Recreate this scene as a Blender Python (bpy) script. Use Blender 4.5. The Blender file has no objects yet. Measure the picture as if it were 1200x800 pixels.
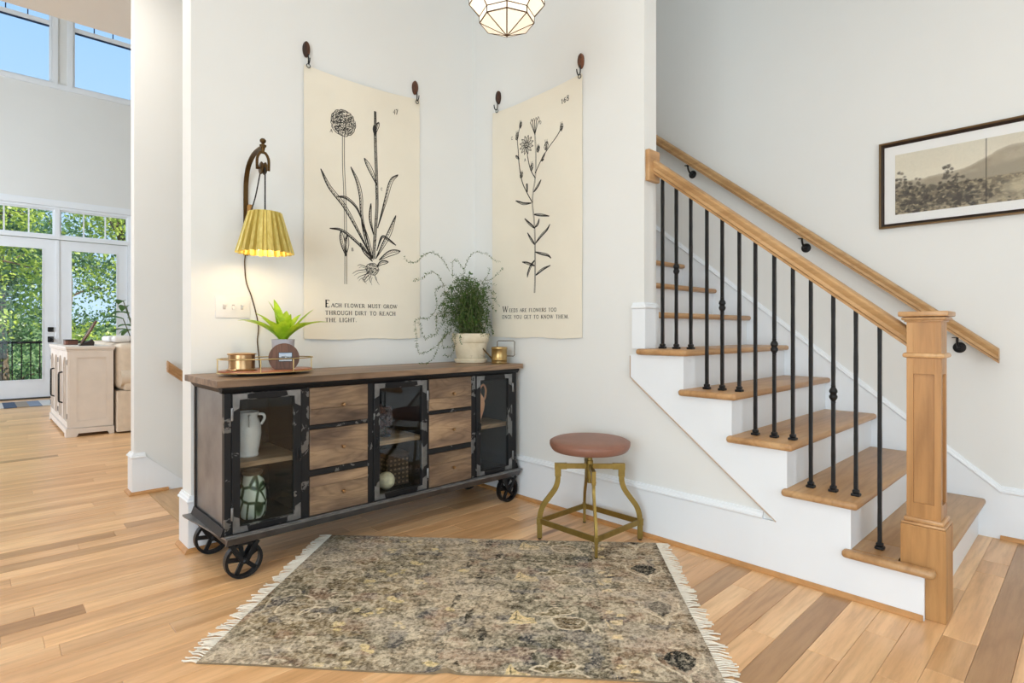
import bpy, bmesh, math, random
import numpy as np
from mathutils import Vector, Matrix
from math import sin, cos, pi, radians, hypot, atan2

scene = bpy.context.scene
COL = scene.collection

# ------------------------------------------------------------------ camera
cam_d = bpy.data.cameras.new('camera'); cam = bpy.data.objects.new('camera', cam_d); COL.objects.link(cam)
cam.location = (0, 0, 1.03)
cam.rotation_euler = (radians(90), 0, -atan2(0.6911, 0.7227))
cam_d.sensor_width = 36.0; cam_d.lens = 660.8 / 1200 * 36; cam_d.shift_y = -13.2 / 1200
cam_d.clip_start = 0.02; cam_d.clip_end = 300
scene.camera = cam
# ------------------------------------------------------------------ view
vs = scene.view_settings
vs.view_transform = 'Standard'; vs.look = 'None'; vs.gamma = 1.0; vs.use_curve_mapping = False
vs.exposure = 0.44
# ------------------------------------------------------------------ world
wd = bpy.data.worlds.new('sky_world'); scene.world = wd; wd.use_nodes = True
nt = wd.node_tree; nt.nodes.clear()
wo = nt.nodes.new('ShaderNodeOutputWorld'); bg = nt.nodes.new('ShaderNodeBackground')
tc = nt.nodes.new('ShaderNodeTexCoord'); sx = nt.nodes.new('ShaderNodeSeparateXYZ'); cr = nt.nodes.new('ShaderNodeValToRGB')
nt.links.new(tc.outputs['Generated'], sx.inputs[0]); nt.links.new(sx.outputs['Z'], cr.inputs[0])
cr.color_ramp.elements[0].position = 0.0; cr.color_ramp.elements[0].color = (0.62, 0.83, 1.0, 1)
cr.color_ramp.elements[1].position = 0.6; cr.color_ramp.elements[1].color = (0.24, 0.52, 1.0, 1)
nt.links.new(cr.outputs[0], bg.inputs[0]); bg.inputs[1].default_value = 0.84
nt.links.new(bg.outputs[0], wo.inputs[0])
# ------------------------------------------------------------------ sun and added fill lamps
def sun(name, rot, strength, color, angle):
    d = bpy.data.lights.new(name, 'SUN'); d.energy = strength; d.color = color; d.angle = radians(angle)
    o = bpy.data.objects.new(name, d); COL.objects.link(o); o.rotation_euler = rot; return o
s_dir = Vector((-0.62, 0.38, -0.8)).normalized()
s_o = sun('sun', (0, 0, 0), 9.0, (1.0, 0.95, 0.82), 1.0); s_o.rotation_euler = s_dir.to_track_quat('-Z', 'Y').to_euler()
def area(name, loc, target, sx_, sy_, power, color=(1, 1, 1)):
    d = bpy.data.lights.new(name, 'AREA'); d.shape = 'RECTANGLE'; d.size = sx_; d.size_y = sy_; d.energy = power; d.color = color
    o = bpy.data.objects.new(name, d); COL.objects.link(o); o.location = loc
    o.rotation_euler = (Vector(target) - Vector(loc)).to_track_quat('-Z', 'Y').to_euler(); return o
# area lamps added to brighten the rooms, set at invented openings out of view
area('added_fill_entry', (0.2, -2.86, 1.3), (0.2, 0, 1.3), 2.6, 2.4, 32, (0.85, 0.955, 1.0))
area('added_fill_side', (-2.66, -0.4, 1.4), (0, -0.4, 1.4), 2.8, 2.3, 92, (0.85, 0.955, 1.0))
area('added_fill_stair', (3.1, 6.1, 4.6), (3.1, 0, 3.4), 1.1, 1.8, 46, (0.87, 0.96, 1.0))
area('added_fill_living', (-3.55, 8.2, 2.6), (2, 8.2, 1.5), 4.0, 3.4, 200, (0.90, 0.955, 1.0))

# ------------------------------------------------------------------ helpers
WORLD = {}     # world location of each object's origin (no rotated parents in world-built things)
class MB:
    """collects geometry; build() links it as one mesh object"""
    def __init__(s): s.v = []; s.f = []
    def add(s, verts, faces):
        n = len(s.v); s.v += [tuple(p) for p in verts]; s.f += [tuple(i + n for i in f) for f in faces]; return s
    def box(s, x0, x1, y0, y1, z0, z1, bev=0.0, seg=1):
        if x0 > x1: x0, x1 = x1, x0
        if y0 > y1: y0, y1 = y1, y0
        if z0 > z1: z0, z1 = z1, z0
        if bev <= 0:
            v = [(x, y, z) for z in (z0, z1) for y in (y0, y1) for x in (x0, x1)]
            return s.add(v, [(0, 2, 3, 1), (4, 5, 7, 6), (0, 1, 5, 4), (2, 6, 7, 3), (0, 4, 6, 2), (1, 3, 7, 5)])
        bm = bmesh.new(); bmesh.ops.create_cube(bm, size=1.0)
        for q in bm.verts:
            q.co = Vector(((x0 + x1) / 2 + q.co.x * (x1 - x0), (y0 + y1) / 2 + q.co.y * (y1 - y0), (z0 + z1) / 2 + q.co.z * (z1 - z0)))
        bmesh.ops.bevel(bm, geom=bm.edges[:], offset=min(bev, .49 * min(x1 - x0, y1 - y0, z1 - z0)), segments=seg, profile=.5, affect='EDGES')
        return s.bm(bm)
    def bm(s, bm):
        bm.verts.index_update(); s.add([q.co[:] for q in bm.verts], [[q.index for q in f.verts] for f in bm.faces]); bm.free(); return s
    def prism(s, poly, axis, d0, d1):
        """poly: 2d points; axis 'x': (y,z), 'y': (x,z), 'z': (x,y)"""
        def m(p, d): return {'x': (d, p[0], p[1]), 'y': (p[0], d, p[1]), 'z': (p[0], p[1], d)}[axis]
        n = len(poly); v = [m(p, d0) for p in poly] + [m(p, d1) for p in poly]
        return s.add(v, [tuple(range(n))[::-1], tuple(range(n, 2 * n))] + [(i, (i + 1) % n, n + (i + 1) % n, n + i) for i in range(n)])
    def lathe(s, prof, c=(0, 0, 0), seg=32, axis='z', cap=True):
        v = []; f = []; n = len(prof)
        for r, h in prof:
            for k in range(seg):
                a = 2 * pi * k / seg; p = (r * cos(a), r * sin(a), h)
                if axis == 'y': p = (p[0], p[2], p[1])
                if axis == 'x': p = (p[2], p[0], p[1])
                v.append((p[0] + c[0], p[1] + c[1], p[2] + c[2]))
        for i in range(n - 1):
            for k in range(seg):
                f.append((i * seg + k, i * seg + (k + 1) % seg, (i + 1) * seg + (k + 1) % seg, (i + 1) * seg + k))
        if cap: f.append(tuple(range(seg))[::-1]); f.append(tuple((n - 1) * seg + k for k in range(seg)))
        return s.add(v, f)
    def tube(s, pts, r, seg=8, closed=False, cap=True, flat=None, up=None):
        """flat=(a,b): rectangular section a (along normal) x b (along binormal)"""
        P = [Vector(p) for p in pts]; n = len(P); v = []; f = []
        R = r if isinstance(r, (list, tuple)) else [r] * n
        prev = None; sec = 4 if flat else seg
        for i in range(n):
            t = (P[(i + 1) % n] - P[i - 1]) if closed else (P[min(i + 1, n - 1)] - P[max(i - 1, 0)])
            t.normalize()
            if up is not None: nrm = Vector(up) - t * Vector(up).dot(t)
            elif prev is None:
                a = Vector((0, 0, 1)) if abs(t.z) < .9 else Vector((1, 0, 0)); nrm = a - t * a.dot(t)
            else: nrm = prev - t * prev.dot(t)
            nrm.normalize(); prev = nrm; b = t.cross(nrm)
            if flat:
                for q, w in ((-1, -1), (1, -1), (1, 1), (-1, 1)): v.append(P[i] + nrm * q * flat[0] / 2 + b * w * flat[1] / 2)
            else:
                for k in range(seg):
                    a = 2 * pi * k / seg; v.append(P[i] + (nrm * cos(a) + b * sin(a)) * R[i])
        m = n if closed else n - 1
        for i in range(m):
            j = (i + 1) % n
            for k in range(sec): f.append((i * sec + k, i * sec + (k + 1) % sec, j * sec + (k + 1) % sec, j * sec + k))
        if cap and not closed: f.append(tuple(range(sec))[::-1]); f.append(tuple((n - 1) * sec + k for k in range(sec)))
        return s.add(v, f)
    def ball(s, c, r, sc=(1, 1, 1), seg=16, rings=10):
        prof = [(max(1e-4, sin(pi * i / rings)) * r, -cos(pi * i / rings) * r) for i in range(rings + 1)]
        n0 = len(s.v); s.lathe(prof, (0, 0, 0), seg)
        for i in range(n0, len(s.v)):
            p = s.v[i]; s.v[i] = (p[0] * sc[0] + c[0], p[1] * sc[1] + c[1], p[2] * sc[2] + c[2])
        return s
    def xf(s, M, start=0):
        for i in range(start, len(s.v)): s.v[i] = tuple(M @ Vector(s.v[i]))
        return s
    def build(s, name, mat, parent=None, smooth=False, local=False, origin=None, angle=40):
        me = bpy.data.meshes.new(name)
        off = Vector((0, 0, 0)); wl = Vector((0, 0, 0))
        if parent is not None and not local: wl = WORLD[parent.name]
        off = Vector(origin) if origin is not None else wl
        if local: off = Vector((0, 0, 0))
        me.from_pydata([tuple(Vector(p) - off) for p in s.v], [], s.f); me.update()
        bm = bmesh.new(); bm.from_mesh(me); bmesh.ops.recalc_face_normals(bm, faces=bm.faces[:]); bm.to_mesh(me); bm.free()
        if smooth:
            me.polygons.foreach_set('use_smooth', [True] * len(me.polygons))
            me.set_sharp_from_angle(angle=radians(angle))
        me.materials.append(mat)
        o = bpy.data.objects.new(name, me); COL.objects.link(o)
        if parent is not None: o.parent = parent
        if not local: o.location = off - wl; WORLD[o.name] = off.copy()
        return o
def thing(name, loc, label, cat, group=None, rotz=0):
    o = bpy.data.objects.new(name, None); COL.objects.link(o); o.location = loc; o.rotation_euler = (0, 0, rotz); o.empty_display_size = .05
    WORLD[o.name] = Vector(loc); return tag(o, label, cat, group)
def tag(o, label, cat, group=None):
    o['label'] = label; o['category'] = cat
    if group: o['group'] = group
    return o
def struct(name, mb, mat, parent=None, smooth=False, label=None, origin=None):
    o = mb.build(name, mat, parent, smooth, origin=origin)
    if parent is None: o['kind'] = 'structure'
    if label: o['label'] = label
    return o
def copy_tree(o, parent=None):
    c = o.copy(); COL.objects.link(c); c.parent = parent
    for ch in list(o.children): copy_tree(ch, c)
    return c
def catmull(pts, n=8):
    P = [Vector(p) for p in pts]; P = [P[0] * 2 - P[1]] + P + [P[-1] * 2 - P[-2]]; out = []
    for i in range(1, len(P) - 2):
        for k in range(n):
            t = k / n; a, b, c, d = P[i - 1], P[i], P[i + 1], P[i + 2]
            out.append(.5 * ((2 * b) + (c - a) * t + (2 * a - 5 * b + 4 * c - d) * t * t + (3 * b - a - 3 * c + d) * t ** 3))
    out.append(P[-2]); return out

# ------------------------------------------------------------------ materials
def srgb(r, g, b):
    f = lambda c: (c / 255 / 12.92) if c / 255 <= .04045 else ((c / 255 + .055) / 1.055) ** 2.4
    return (f(r), f(g), f(b), 1)
class NT:
    def __init__(s, name):
        s.m = bpy.data.materials.new(name); s.m.use_nodes = True; s.t = s.m.node_tree; s.t.nodes.clear()
        s.out = s.n('ShaderNodeOutputMaterial'); s.b = s.n('ShaderNodeBsdfPrincipled'); s.l(s.b.outputs[0], s.out.inputs[0])
    def n(s, typ, **kw):
        nd = s.t.nodes.new(typ)
        for k, v in kw.items():
            if hasattr(nd, k): setattr(nd, k, v)
            else: nd.inputs[k.replace('_', ' ')].default_value = v
        return nd
    def l(s, a, b): s.t.links.new(a, b)
    def coord(s, scale=(1, 1, 1), which='Object', rnd=False, pos=False):
        mp = s.n('ShaderNodeMapping'); mp.inputs['Scale'].default_value = scale
        if pos: src = s.n('ShaderNodeNewGeometry').outputs['Position']
        else: src = s.n('ShaderNodeTexCoord').outputs[which]
        if rnd:
            oi = s.n('ShaderNodeObjectInfo'); ml = s.n('ShaderNodeMath', operation='MULTIPLY'); ml.inputs[1].default_value = 37.0
            s.l(oi.outputs['Random'], ml.inputs[0]); ad = s.n('ShaderNodeVectorMath', operation='ADD')
            s.l(src, ad.inputs[0]); s.l(ml.outputs[0], ad.inputs[1]); src = ad.outputs[0]
        s.l(src, mp.inputs['Vector']); return mp.outputs[0]
    def noise(s, vec, scale=5, detail=4, rough=.55, dist=0.0):
        nd = s.n('ShaderNodeTexNoise'); nd.inputs['Scale'].default_value = scale; nd.inputs['Detail'].default_value = detail
        nd.inputs['Roughness'].default_value = rough; nd.inputs['Distortion'].default_value = dist
        s.l(vec, nd.inputs['Vector']); return nd.outputs['Fac']
    def ramp(s, fac, stops, const=False):
        r = s.n('ShaderNodeValToRGB'); e = r.color_ramp.elements
        while len(e) < len(stops): e.new(.5)
        for i, (p, c) in enumerate(stops): e[i].position = p; e[i].color = c
        if const: r.color_ramp.interpolation = 'CONSTANT'
        s.l(fac, r.inputs[0]); return r.outputs[0]
    def mix(s, a, b, fac, blend='MIX'):
        m = s.n('ShaderNodeMix', data_type='RGBA', blend_type=blend)
        for sock, val in ((m.inputs[6], a), (m.inputs[7], b), (m.inputs[0], fac)):
            if hasattr(val, 'is_linked') or hasattr(val, 'links'): s.l(val, sock)
            else: sock.default_value = val
        return m.outputs[2]
    def bump(s, h, strength=.2, dist=.002):
        b = s.n('ShaderNodeBump'); b.inputs['Strength'].default_value = strength; b.inputs['Distance'].default_value = dist
        s.l(h, b.inputs['Height']); s.l(b.outputs[0], s.b.inputs['Normal'])
def plain(name, col, rough=.6, metal=0.0, var=.06, scale=12, bump=0.0, emit=None, spec=None):
    k = NT(name); v = k.noise(k.coord(rnd=True), scale, 4)
    lo = tuple(c * (1 - var) for c in col[:3]) + (1,); hi = tuple(min(1, c * (1 + var)) for c in col[:3]) + (1,)
    k.l(k.ramp(v, [(.3, lo), (.7, hi)]), k.b.inputs['Base Color'])
    k.b.inputs['Roughness'].default_value = rough; k.b.inputs['Metallic'].default_value = metal
    if spec is not None: k.b.inputs['Specular IOR Level'].default_value = spec
    if bump: k.bump(k.noise(k.coord(rnd=True), scale * 12, 3), bump)
    if emit: k.b.inputs['Emission Color'].default_value = emit[0]; k.b.inputs['Emission Strength'].default_value = emit[1]
    return k.m
def wood(name, dark, mid, light, scale=(1.2, 16, 16), rough=.45, ring=.35, rscale=3.0, pos=False, bump=.08, spread=1.0, tone=False, knots=False):
    k = NT(name); src = k.coord(scale, rnd=not pos and not tone, pos=pos or tone)
    if tone:
        at = k.n('ShaderNodeAttribute', attribute_name='tone'); ml = k.n('ShaderNodeMath', operation='MULTIPLY'); ml.inputs[1].default_value = 91.0
        k.l(at.outputs['Fac'], ml.inputs[0]); ad = k.n('ShaderNodeVectorMath', operation='ADD'); k.l(src, ad.inputs[0]); k.l(ml.outputs[0], ad.inputs[1]); src = ad.outputs[0]
    g = k.noise(src, .55, 3, .5, .5)
    c = k.ramp(g, [(.28, dark), (.5, mid), (.72, light)])
    # growth rings: contour lines of a stretched noise
    h = k.noise(src, .42, 2, .45, .25); m = k.n('ShaderNodeMath', operation='MULTIPLY'); m.inputs[1].default_value = 9.0 * rscale; k.l(h, m.inputs[0])
    fr_ = k.n('ShaderNodeMath', operation='FRACT'); k.l(m.outputs[0], fr_.inputs[0])
    lo = 1 - ring
    c = k.mix(c, k.ramp(fr_.outputs[0], [(0, (lo, lo * .97, lo * .93, 1)), (.28, (1, 1, 1, 1)), (.75, (1, 1, 1, 1)), (1, (lo, lo * .97, lo * .93, 1))]), 1.0, 'MULTIPLY')
    fine = k.noise(src, 4.5, 5, .7, .2)
    c = k.mix(c, k.ramp(fine, [(.32, (.80, .77, .73, 1)), (.55, (1, 1, 1, 1)), (.75, (1.06, 1.06, 1.05, 1))]), .8, 'MULTIPLY')
    if tone:
        c = k.mix(c, k.ramp(at.outputs['Fac'], [(0, (.50, .45, .40, 1)), (.12, (.70, .64, .58, 1)), (.4, (.93, .89, .86, 1)), (.75, (1.04, 1.02, 1.0, 1)), (1, (1.22, 1.24, 1.24, 1))]), 1.0, 'MULTIPLY')
    elif not pos:
        oi = k.n('ShaderNodeObjectInfo')
        c = k.mix(c, k.ramp(oi.outputs['Random'], [(0, (1 - .22 * spread,) * 3 + (1,)), (1, (1 + .15 * spread,) * 3 + (1,))]), 1.0, 'MULTIPLY')
    if knots:
        vk = k.n('ShaderNodeTexVoronoi'); vk.inputs['Scale'].default_value = .30; k.l(src, vk.inputs['Vector'])
        c = k.mix(c, k.ramp(vk.outputs['Distance'], [(.03, (.42, .32, .24, 1)), (.09, (1, 1, 1, 1))]), 1.0, 'MULTIPLY')
    k.l(c, k.b.inputs['Base Color']); k.b.inputs['Roughness'].default_value = rough
    k.bump(fine, bump, .001); return k.m
def worn_metal(name, paint, bare, thr=.52, scale=14):
    k = NT(name); co = k.coord((1, 1, 1), rnd=True)
    v = k.n('ShaderNodeTexVoronoi', distance='CHEBYCHEV'); v.inputs['Scale'].default_value = scale
    nz = k.noise(co, scale * .55, 5, .6, .4)
    m = k.ramp(nz, [(thr, (0, 0, 0, 1)), (thr + .012, (1, 1, 1, 1))])
    tint = k.noise(co, 60, 3)
    c = k.mix(paint, k.mix(bare, tuple(c * .55 for c in bare[:3]) + (1,), tint), m)
    k.l(c, k.b.inputs['Base Color'])
    k.l(k.ramp(m, [(0, (.42,) * 3 + (1,)), (1, (.30,) * 3 + (1,))]), k.b.inputs['Roughness'])
    k.l(k.ramp(m, [(0, (0, 0, 0, 1)), (1, (.8,) * 3 + (1,))]), k.b.inputs['Metallic']); k.b.inputs['Specular IOR Level'].default_value = .22
    k.bump(m, .25, .0008); return k.m
def glass(name, tint=(1, 1, 1, 1), refl=1.0):
    k = NT(name); k.t.nodes.remove(k.b)
    tr = k.n('ShaderNodeBsdfTransparent'); tr.inputs[0].default_value = tint
    gl = k.n('ShaderNodeBsdfGlossy'); gl.inputs['Roughness'].default_value = .02; gl.inputs[0].default_value = (.95, .97, 1, 1)
    fr = k.n('ShaderNodeLayerWeight'); fr.inputs[0].default_value = .5; pw = k.n('ShaderNodeMath', operation='POWER'); pw.inputs[1].default_value = 5.0; k.l(fr.outputs['Facing'], pw.inputs[0])
    mm = k.n('ShaderNodeMath', operation='MULTIPLY_ADD'); mm.inputs[1].default_value = .9 * refl; mm.inputs[2].default_value = .045 * refl; k.l(pw.outputs[0], mm.inputs[0])
    mx = k.n('ShaderNodeMixShader'); k.l(mm.outputs[0], mx.inputs[0]); k.l(tr.outputs[0], mx.inputs[1]); k.l(gl.outputs[0], mx.inputs[2]); k.l(mx.outputs[0], k.out.inputs[0])
    return k.m
def attr_mat(name, attr, rough=.9, bump=0, spec=.3, fine=0):
    k = NT(name); a = k.n('ShaderNodeAttribute', attribute_name=attr); c = a.outputs['Color']
    if fine:
        c = k.mix(c, k.ramp(k.noise(k.coord(), fine, 4, .7), [(.35, (.72, .71, .69, 1)), (.65, (1.15, 1.14, 1.12, 1))]), .8, 'MULTIPLY')
    k.l(c, k.b.inputs['Base Color']); k.b.inputs['Roughness'].default_value = rough; k.b.inputs['Specular IOR Level'].default_value = spec
    if bump: k.bump(k.noise(k.coord(), 420, 3), bump, .002)
    return k.m
M = {}
M['wall'] = plain('wall_paint', (.795, .80, .785), .7, var=.012, scale=2, bump=.02)
M['trim'] = plain('white_trim_paint', (.84, .875, .915), .38, var=.01, scale=3)
M['ceil'] = plain('ceiling_paint', (.82, .81, .79), .8, var=.01, scale=2)
M['floor'] = wood('oak_floor_boards', srgb(214, 167, 118), srgb(230, 185, 136), srgb(241, 202, 155), (1.1, 13, 13), .29, .13, 1.0, tone=True, knots=True)
M['subfloor'] = plain('subfloor_wood', srgb(120, 80, 48), .8)
M['oak'] = wood('stair_oak_lengthwise', srgb(184, 142, 94), srgb(202, 160, 110), srgb(214, 174, 126), (14, 1.4, 14), .38, .10, 1.0)
M['oak_x'] = wood('stair_oak_crosswise', srgb(170, 128, 86), srgb(190, 147, 101), srgb(204, 164, 118), (1.4, 14, 14), .38, .13, 1.0, spread=.5)
M['oak_z'] = wood('newel_oak', srgb(168, 120, 70), srgb(184, 137, 85), srgb(196, 150, 98), (13, 13, 1.0), .4, .20, 1.2, spread=.25)
M['shoe'] = plain('oak_shoe_moulding', srgb(190, 138, 84), .45, var=.12, scale=20)
M['iron'] = plain('black_wrought_iron', (.012, .012, .013), .42, .5, var=.3, scale=60, bump=.35)
M['top'] = wood('sideboard_top_mango_wood', srgb(104, 82, 64), srgb(150, 121, 95), srgb(182, 151, 121), (1.5, 14, 14), .42, .28, 1.2)
M['drawer'] = wood('drawer_mango_wood', srgb(84, 66, 54), srgb(130, 105, 83), srgb(172, 142, 110), (4.5, 14, 22), .5, .24, 1.6, spread=1.5)
M['shelf'] = wood('shelf_wood', srgb(92, 72, 52), srgb(142, 116, 88), srgb(172, 146, 114), (2, 16, 16), .5, .35)
M['worn'] = worn_metal('worn_black_painted_steel', (.013, .013, .014, 1), (.22, .22, .22, 1), .60, 15)
M['worn2'] = worn_metal('worn_door_frame_steel', (.013, .013, .014, 1), (.26, .26, .255, 1), .57, 12)
M['blackm'] = plain('black_painted_steel', (.009, .009, .010), .42, 0, var=.25, scale=30, spec=.25)
M['baresteel'] = plain('bare_steel', (.21, .21, .21), .42, .7, var=.3, scale=18)
M['sheet'] = plain('grey_sheet_steel', (.26, .255, .255), .40, .7, var=.3, scale=5)
M['rail'] = plain('dark_grey_rail_steel', (.085, .085, .09), .38, .6, var=.3, scale=10)
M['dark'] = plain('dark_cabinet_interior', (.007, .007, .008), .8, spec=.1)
M['glass'] = glass('cabinet_glass', (.95, .97, .97, 1), .55)
M['wglass'] = glass('window_glass', (.98, .99, .99, 1), .35)
M['pglass'] = glass('picture_glass', (.99, .99, .99, 1), .5)
M['brass'] = plain('aged_gold_metal', srgb(148, 126, 68), .40, .8, var=.15, scale=25)
M['gold'] = plain('polished_gold_wire', srgb(205, 182, 130), .28, 1.0, var=.08)
M['copper'] = plain('brushed_bronze_tin', srgb(176, 142, 104), .30, 1.0, var=.12, scale=30)
M['bronze'] = plain('dark_bronze', srgb(88, 66, 36), .42, .8, var=.25, scale=30)
M['leather'] = plain('brown_leather', srgb(142, 99, 82), .45, var=.14, scale=9, bump=.3)
M['cord'] = plain('black_cord', (.015, .014, .013), .7)

DATA = {}
DATA['A_STEMS'] = [[(0.226,1.14),(0.227,0.969),(0.235,0.792),(0.24,0.524),(0.24,0.308)],[(0.419,1.321),(0.423,1.164),(0.431,0.964),(0.435,0.778),(0.423,0.605),(0.414,0.465)]]
DATA['A_LEAVES'] = [[(0.093,0.925),(0.144,0.836),(0.23,0.747),(0.312,0.623),(0.405,0.464)],[(0.191,0.792),(0.246,0.791),(0.304,0.75),(0.337,0.687)],[(0.271,0.971),(0.312,0.895),(0.334,0.808),(0.342,0.687),(0.397,0.494)],[(0.354,1.038),(0.397,0.973),(0.435,0.895)],[(0.579,0.984),(0.53,0.935),(0.493,0.818),(0.44,0.646)],[(0.563,0.737),(0.521,0.633),(0.476,0.549),(0.428,0.466)],[(0.144,0.609),(0.214,0.608),(0.287,0.567),(0.371,0.499),(0.405,0.464)],[(0.397,0.784),(0.393,0.694),(0.414,0.604)],[(0.563,0.558),(0.502,0.591),(0.467,0.595),(0.435,0.513)],[(0.594,0.526),(0.521,0.506),(0.449,0.46)],[(0.511,0.454),(0.467,0.446),(0.435,0.42)],[(0.337,0.679),(0.383,0.539),(0.411,0.464)],[(0.329,0.549),(0.362,0.499),(0.407,0.449)],[(0.211,0.603),(0.222,0.537),(0.242,0.465)],[(0.25,0.585),(0.246,0.525),(0.24,0.464)],[(0.445,1.263),(0.435,1.237),(0.423,1.187)],[(0.414,1.239),(0.417,1.209),(0.423,1.179)]]
DATA['A_ROOTS'] = [[(0.371,0.4),(0.312,0.388),(0.282,0.37)],[(0.38,0.377),(0.329,0.358),(0.312,0.342)],[(0.397,0.368),(0.39,0.342),(0.397,0.324)],[(0.423,0.372),(0.428,0.349),(0.444,0.327)],[(0.376,0.385),(0.349,0.345),(0.362,0.33)],[(0.366,0.415),(0.329,0.424),(0.312,0.416)],[(0.383,0.37),(0.354,0.34),(0.337,0.348)]]
DATA['B_STEMS'] = [[(0.377,0.269),(0.383,0.374),(0.383,0.515),(0.381,0.628),(0.373,0.728),(0.361,0.808),(0.369,0.884),(0.386,0.958),(0.392,1.077),(0.388,1.218)],[(0.361,0.815),(0.317,0.879),(0.272,0.959),(0.246,1.065),(0.239,1.154),(0.235,1.228),(0.26,1.301)],[(0.386,0.958),(0.347,1.016),(0.323,1.092),(0.317,1.143)],[(0.386,0.986),(0.435,1.053),(0.491,1.11),(0.556,1.163),(0.592,1.201)]]
DATA['B_LEAVES'] = [[(0.353,0.813),(0.287,0.82),(0.246,0.836),(0.214,0.85)],[(0.373,0.742),(0.435,0.729),(0.501,0.713)],[(0.383,0.656),(0.337,0.69),(0.293,0.728)],[(0.383,0.663),(0.406,0.681),(0.419,0.71)],[(0.381,0.558),(0.347,0.597),(0.317,0.639)],[(0.383,0.564),(0.435,0.607),(0.482,0.636),(0.506,0.665)],[(0.383,0.515),(0.444,0.498),(0.491,0.484),(0.516,0.465)],[(0.381,0.466),(0.347,0.434),(0.323,0.393),(0.317,0.367)],[(0.381,0.431),(0.317,0.453),(0.272,0.464)],[(0.386,0.374),(0.444,0.405),(0.51,0.424)],[(0.373,0.876),(0.412,0.911),(0.435,0.939)],[(0.317,0.886),(0.313,0.93),(0.313,0.937)],[(0.246,1.102),(0.225,1.121),(0.214,1.13)],[(0.469,1.09),(0.444,1.054),(0.458,1.055)]]
DATA['B_BUDS'] = [(0.266,1.307,0.0128,0.0224),(0.231,1.246,0.016,0.0256),(0.266,1.0,0.016,0.0224),(0.357,1.031,0.016,0.0256),(0.412,1.126,0.0144,0.0224),(0.477,1.13,0.0176,0.0288),(0.595,1.209,0.0128,0.024)]
# ================================================================== STRUCTURE
XB, YA, XC, YL, YF = 2.45, 2.935, 3.68, 4.19, 11.1
CZ, LZ = 3.35, 6.4
random.seed(7)
# ---- floor: slab with boards laid along X
fl = struct('floor', MB().box(-2.7, 3.8, -2.9, 3.08, -.2, -.0125).box(-2.7, .99, 3.08, 4.29, -.2, -.0125).box(-2.7, 5.7, 4.29, 11.25, -.2, -.0125), M['subfloor'], label='pale oak board floor')
BW = .095
def board_geo(x0, x1, y0, y1):
    g = .0004; c = .0011; x0 += g; x1 -= g; y0 += g; y1 -= g
    v = [(x0, y0, -.012), (x1, y0, -.012), (x1, y1, -.012), (x0, y1, -.012), (x0, y0, -c), (x1, y0, -c), (x1, y1, -c), (x0, y1, -c),
         (x0 + c, y0 + c, 0), (x1 - c, y0 + c, 0), (x1 - c, y1 - c, 0), (x0 + c, y1 - c, 0)]
    f = [(8, 9, 10, 11)] + [(i, (i + 1) % 4, 4 + (i + 1) % 4, 4 + i) for i in range(4)] + [(4 + i, 4 + (i + 1) % 4, 8 + (i + 1) % 4, 8 + i) for i in range(4)]
    return v, f
def set_tone(me, vals):
    a = me.attributes.new('tone', 'FLOAT', 'FACE'); a.data.foreach_set('value', vals)
stuff = MB(); stuff_t = []
# boards whose tone or end joint stands out in the picture: row index -> list of (x0, x1, tone)
yk0 = .278
fixed = {4: [(1.35, 2.62, .03)], 0: [(2.10, 2.372, .32), (2.372, 3.10, .9)], -1: [(1.4, 3.7, .05)], 22: [(.17, 1.05, .97)], 29: [(.112, .9, .8)], 24: [(.3, 1.5, .85)]}
# runs of floor for a row
def runs(ya, yb):
    ym = (ya + yb) / 2
    if ym < 3.08: return [(-2.6, 3.68)]
    if ym < 4.19: return [(-2.6, .80)]
    return [(-2.6, 5.6)]
k = int((-2.8 - yk0) / BW) - 1
while yk0 + BW * k < 11.1:
    ya, yb = yk0 + BW * k, yk0 + BW * (k + 1)
    for (ra, rb) in runs(ya, yb):
        cuts = []; x = ra - random.uniform(0, 1.0)
        fx = fixed.get(k, [])
        while x < rb:
            L = random.choice((.55, .8, 1.0, 1.25, 1.6)) * random.uniform(.85, 1.15)
            cuts.append((x, x + L, min(1, max(.28, random.gauss(.55, .17))) if random.random() > .035 else random.uniform(.05, .15))); x += L
        if fx:
            new = []
            for (a, b, t) in cuts:
                segs = [(a, b)]
                for (p, q, _) in fx:
                    segs = [s2 for (u, w) in segs for s2 in ((u, min(w, p)), (max(u, q), w)) if s2[1] - s2[0] > .02]
                new += [(u, w, t) for (u, w) in segs]
            cuts = new + list(fx)
        for (a, b, t) in cuts:
            a, b = max(a, ra), min(b, rb)
            if b - a < .02: continue
            v, f = board_geo(a, b, ya, yb)
            if .17 < ya < 5.2 and b > -.35 and a < 3.68 and not (a > 2.62 and ya > .5) and not (ya > 3.1 and a > .9):
                o = MB().add(v, f).build('floor_board', M['floor'], fl, origin=((a + b) / 2, (ya + yb) / 2, 0)); set_tone(o.data, [t] * len(f))
            else:
                stuff.add(v, f); stuff_t += [t] * len(f)
    k += 1
o = stuff.build('floor_boards_beyond', M['floor'], fl); set_tone(o.data, stuff_t); o['kind'] = 'stuff'
o = MB().box(.8003, .995, 3.085, 4.185, -.03, 0, .006, 2).build('landing_nosing', M['oak'], fl)
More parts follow.
